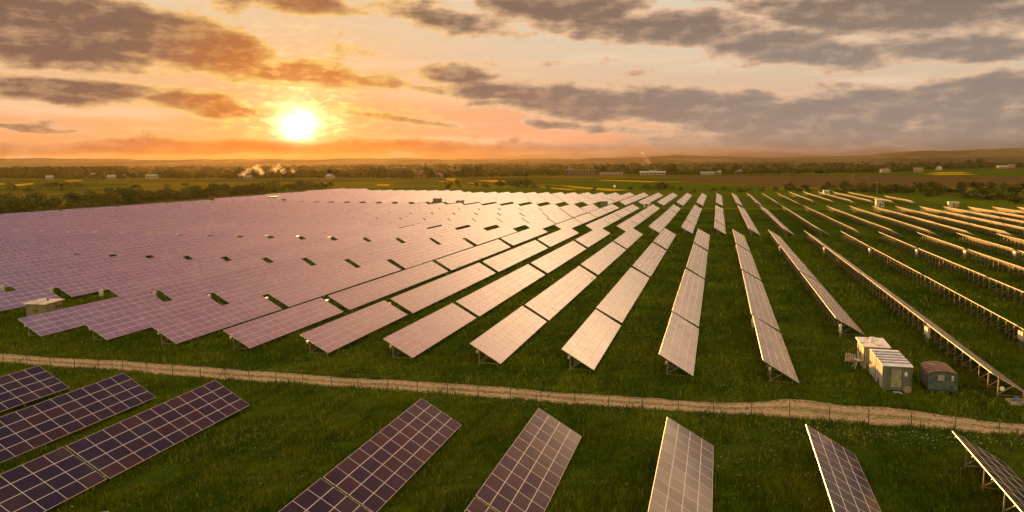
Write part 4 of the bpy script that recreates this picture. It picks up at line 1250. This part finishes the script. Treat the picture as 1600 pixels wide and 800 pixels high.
# dark factory, its pale wing and the long white-roofed hall
h = empty('factory', (-232, 1330, gz(1300)), R(12), 'long dark two-storey factory block before the trees at centre', 'building')
mb = MB(); mb.box(-26, -7, 0, 26, 7, 9.5); mb.build('wall', M['rust'], h)
mb = MB(); mb.box(-27, -8, 9.5, 27, 8, 10.2); mb.box(-22, -3, 10.2, -14, 3, 13.2); mb.build('roof', M['tile'], h)
for k in range(10):
    boxp('window', (-24 + 5 * k, -7.12, 5.4, -21.5 + 5 * k, -7.03, 7.4), M['window'], h)
    boxp('window', (-24 + 5 * k, -7.12, 1.5, -21.5 + 5 * k, -7.03, 3.5), M['window'], h)
h = empty('warehouse', (-180, 1345, gz(1300)), R(8), 'low pale warehouse beside the right end of the dark factory', 'building')
boxp('wall', (-20, -5, 0, 20, 5, 5), M['render'], h)
mb = MB(); mb.box(-20.6, -5.6, 5, 20.6, 5.6, 5.5); mb.build('roof', M['tile'], h)
for k in range(7): boxp('door', (-17.5 + 5.2 * k, -5.12, .2, -14.5 + 5.2 * k, -5.03, 3.2), M['brown_wall'], h)
h = empty('hall', (-112, 1385, gz(1300)), R(6), 'long hall with a bright white roof at the tree belt, centre right', 'building')
boxp('wall', (-22, -6, 0, 22, 6, 4.2), M['render'], h)
mb = MB()
for s_ in (-1, 1):
    mb.hexa([(-23, s_ * 6.8, 4.2), (23, s_ * 6.8, 4.2), (23, 0, 6.2), (-23, 0, 6.2), (-23, s_ * 6.8, 4.5), (23, s_ * 6.8, 4.5), (23, 0, 6.5), (-23, 0, 6.5)])
mb.box(-6, -2, 6.0, 6, 2, 8.0)
mb.build('roof', M['hall_roof'], h)
for k in range(6): boxp('window', (-19 + 7 * k, -6.1, 1.4, -15.5 + 7 * k, -6.03, 3.0), M['window'], h)
# church with its spire
h = empty('church', (-545, 1365, gz(1300) - 5), R(20), 'village church with a dark pointed spire above the trees', 'church')
mb = MB(); mb.box(-12, -5, 0, 8, 5, 9); mb.build('nave', M['brown_wall'], h)
mb = MB()
for s_ in (-1, 1): mb.hexa([(-12.5, s_ * 5.6, 8.6), (8, s_ * 5.6, 8.6), (8, 0, 14), (-12.5, 0, 14), (-12.5, s_ * 5.6, 9), (8, s_ * 5.6, 9), (8, 0, 14.4), (-12.5, 0, 14.4)])
mb.build('roof', M['tile'], h)
mb = MB(); mb.box(8, -3, 0, 14, 3, 18); tw = mb.build('tower', M['brown_wall'], h)
mb = MB(); mb.tube((11, 0, 18), (11, 0, 31), 3.6, .15, 8); mb.build('spire', M['dark_metal'], tw)
boxp('window', (10.2, -3.1, 13, 11.8, -3.03, 16), M['window'], tw)
# long flat-topped clipped block of trees by the church
h = empty('apartment_block', (-600, 1355, gz(1300) - 2), R(24), 'long flat-topped dark block above the trees, left of the church', 'building')
boxp('wall', (-26, -6, 0, 26, 6, 15.5), M['rust'], h)
mb = MB(); mb.box(-26.5, -6.5, 15.5, 26.5, 6.5, 16.2); mb.build('roof', M['tile'], h)
for k in range(9):
    for z_ in (9.5, 12.6): boxp('window', (-24 + 5.6 * k, -6.12, z_, -22 + 5.6 * k, -6.03, z_ + 1.6), M['window'], h)
# sign board out in the yellow strip, poles on the ploughed land
h = empty('field_sign', (-84, 649, gz(649)), R(10), 'white board on a pole in the yellow strip behind the far tables', 'sign')
mb = MB(); mb.tube((0, 0, -.3), (0, 0, 5.2), .09); mb.build('pole', M['steel'], h)
boxp('board', (-.9, -.08, 3.3, .9, .02, 5.3), M['white'], h)
def pylon(x, y, hh, label):
    h = empty('utility_pole', (x, y, gz(y)), R(20), label, 'pole')
    mb = MB(); mb.tube((0, 0, -.5), (0, 0, hh), .16, .11); mb.build('pole', M['wood'], h)
    mb = MB(); mb.bar((-1.1, 0, hh - .6), (1.1, 0, hh - .6), .14); mb.build('crossarm', M['wood'], h)
    mb = MB()
    for xx in (-1, 0, 1): mb.tube((xx, 0, hh - .53), (xx, 0, hh - .25), .06)
    mb.build('insulators', M['white'], h)
pylon(112, 610, 9, 'thin pole rising behind the golden rows before the shrub belt')
pylon(150, 960, 8, 'thin pole standing alone on the ploughed field')

# smoke drifting across the village
def smoke(name, pts, dens, label, seed):
    r_ = random.Random(seed)
    m_ = bpy.data.materials.new('smoke')
    m_.use_nodes = True; m_.node_tree.nodes.clear()
    g_ = G(m_.node_tree)
    vo = g_.n('ShaderNodeOutputMaterial'); pv = g_.n('ShaderNodeVolumePrincipled')
    pv.inputs['Color'].default_value = (0.95, 0.9, 0.85, 1)
    pv.inputs['Anisotropy'].default_value = .35
    g_.put(pv.inputs['Density'], g_.m('MULTIPLY', g_.ss(g_.noise(obj_co(g_), .12, 5, .65), .40, .66), dens))
    m_.node_tree.links.new(pv.outputs[0], vo.inputs['Volume'])
    import bmesh
    bm = bmesh.new()
    for (x, y, z, r0) in pts:
        q = bmesh.ops.create_icosphere(bm, subdivisions=2, radius=r0)
        for v_ in q['verts']:
            v_.co *= 1 + r_.uniform(-.18, .18)
            v_.co += Vector((x, y, z))
    me = bpy.data.meshes.new(name); bm.to_mesh(me); bm.free()
    me.materials.append(m_)
    return tag(ob(name, me), label, 'smoke', kind='stuff')
smoke('smoke', [(-712, 1040, 2, 4), (-706, 1043, 5, 5), (-698, 1046, 9, 6), (-688, 1052, 13, 7), (-684, 1056, 7, 5), (-668, 1066, 11, 6), (-655, 1072, 8, 5), (-645, 1080, 9, 5), (-662, 1070, 15, 5)], .05, 'white smoke drifting from the village left of the sun', 4)
smoke('smoke', [(-139, 1500, 14, 6), (-134, 1502, 20, 7), (-140, 1504, 27, 6), (-128, 1506, 16, 5), (-142, 1505, 34, 5)], .010, 'thin pale smoke rising behind the long white-roofed hall', 6)

# ------------------------------------------------------------------ grass and flowers
def in_road(x, y):
    ne = np.interp(x, rx, near_e); fe_ = np.interp(x, rx, far_e)
    return (y > ne + .12) & (y < fe_ - .12)
def vnoise(x, y, s_, seed):
    r_ = np.random.default_rng(seed)
    v_ = np.zeros_like(x)
    for k in range(7):
        a = r_.uniform(0, 6.28); f = s_ * r_.uniform(.6, 2.2)
        v_ += np.sin(x * np.cos(a) * f + y * np.sin(a) * f + r_.uniform(0, 6.28))
    return v_ / 3.5
def grass(n_, y0, y1, spread, wmin, wmax, hmin, hmax, seed):
    r_ = np.random.default_rng(seed)
    y = y0 + (y1 - y0) * r_.uniform(0, 1, n_)
    c_, s_ = math.cos(YAW), math.sin(YAW)
    # only where the lens can look, and a margin beside it
    half = .71 * (y * 1.0) + spread
    x = r_.uniform(-1, 1, n_) * 1.0
    lo = -1.16 * y - 6; hi_ = .36 * y + 8
    x = lo + (hi_ - lo) * (x * .5 + .5)
    k = ~in_road(x, y)
    tt_ = (y - np.interp(x, rx, near_e)) / np.maximum(.5, np.interp(x, rx, far_e) - np.interp(x, rx, near_e))
    stray = r_.uniform(0, 1, n_) < np.where((abs(tt_ - .49) < .07) | (tt_ < .1) | (tt_ > .88), .16, .02) * (vnoise(x, y, .4, 9) > -.3)
    k |= stray
    x, y = x[k], y[k]; m = len(x)
    v1 = vnoise(x, y, .55, 4); v2 = vnoise(x, y, 2.3, 5)
    h = r_.uniform(hmin, hmax, m) * np.clip(1 + .6 * v1 + .6 * v2, .2, 2.4)
    h *= np.where(in_road(x, y), .4, 1)
    wd = r_.uniform(wmin, wmax, m)
    a = r_.uniform(0, 6.28, m); le = r_.uniform(.1, .7, m) * h; la = r_.uniform(0, 6.28, m)
    z = np.maximum(-3.9, -1.14 * np.maximum(0, y - 76) / 162.5) - .02
    dx, dy = np.cos(a) * wd, np.sin(a) * wd
    V = np.stack([np.stack([x - dx, y - dy, z], -1), np.stack([x + dx, y + dy, z], -1), np.stack([x + np.cos(la) * le, y + np.sin(la) * le, z + h], -1)], 1)
    return V.reshape(-1, 3)
GV = np.concatenate([grass(420000, 26, 66, 6, .018, .045, .14, .42, 1), grass(320000, 66, 112, 8, .03, .07, .16, .48, 2), grass(240000, 110, 250, 10, .06, .14, .2, .5, 3)])
tipm = vnoise(GV[::3, 0], GV[::3, 1], .35, 31) + .7 * vnoise(GV[::3, 0], GV[::3, 1], 1.6, 32)
tip = np.random.default_rng(8).uniform(0, 1, len(GV) // 3) < np.clip(.05 + .10 * tipm, .015, .3)
o = ob('grass', big_mesh('grass', GV, np.arange(len(GV)).reshape(-1, 3), [M['blade'], M['tips']], mi=tip.astype(int)))
tag(o, 'long dark green meadow grass between the solar tables', 'grass', kind='stuff')
def flowers(n_, cx, cy, sx, sy, seed):
    r_ = np.random.default_rng(seed)
    x = r_.normal(cx, sx, n_); y = r_.normal(cy, sy, n_)
    k = ~in_road(x, y); x, y = x[k], y[k]; m = len(x)
    z = r_.uniform(.3, .62, m); s_ = r_.uniform(.018, .045, m)
    a = r_.uniform(0, 6.28, m); t_ = r_.uniform(-.4, .4, m)
    u = np.stack([np.cos(a), np.sin(a), t_], -1) * s_[:, None]; v_ = np.stack([-np.sin(a), np.cos(a), t_ * .5], -1) * s_[:, None]
    c = np.stack([x, y, z], -1)
    return np.stack([c - u, c - v_, c + u, c + v_], 1).reshape(-1, 3)
FY = np.concatenate([flowers(500, -20, 64.6, 14, .7, 1), flowers(260, -62, 64, 10, .8, 2), flowers(200, -15, 52, 4, 4, 3), flowers(420, -2, 88, 9, 12, 4), flowers(350, -45, 84, 20, 6, 5), flowers(200, 18, 92, 10, 10, 6)])
FWh = np.concatenate([flowers(190, 13, 63.8, 5, .8, 7), flowers(120, 2, 56, 3, 5, 8), flowers(140, 20, 64.5, 4, .6, 9), flowers(150, -30, 50, 10, 8, 10)])
nF = len(FY) // 4
FV = np.concatenate([FY, FWh])
o = ob('wildflowers', big_mesh('wildflowers', FV, np.arange(len(FV)).reshape(-1, 4), [M['petal_y'], M['petal_w']], mi=[0] * nF + [1] * (len(FWh) // 4)))
tag(o, 'specks of yellow and white wildflowers in the grass by the fence', 'wildflowers', kind='stuff')
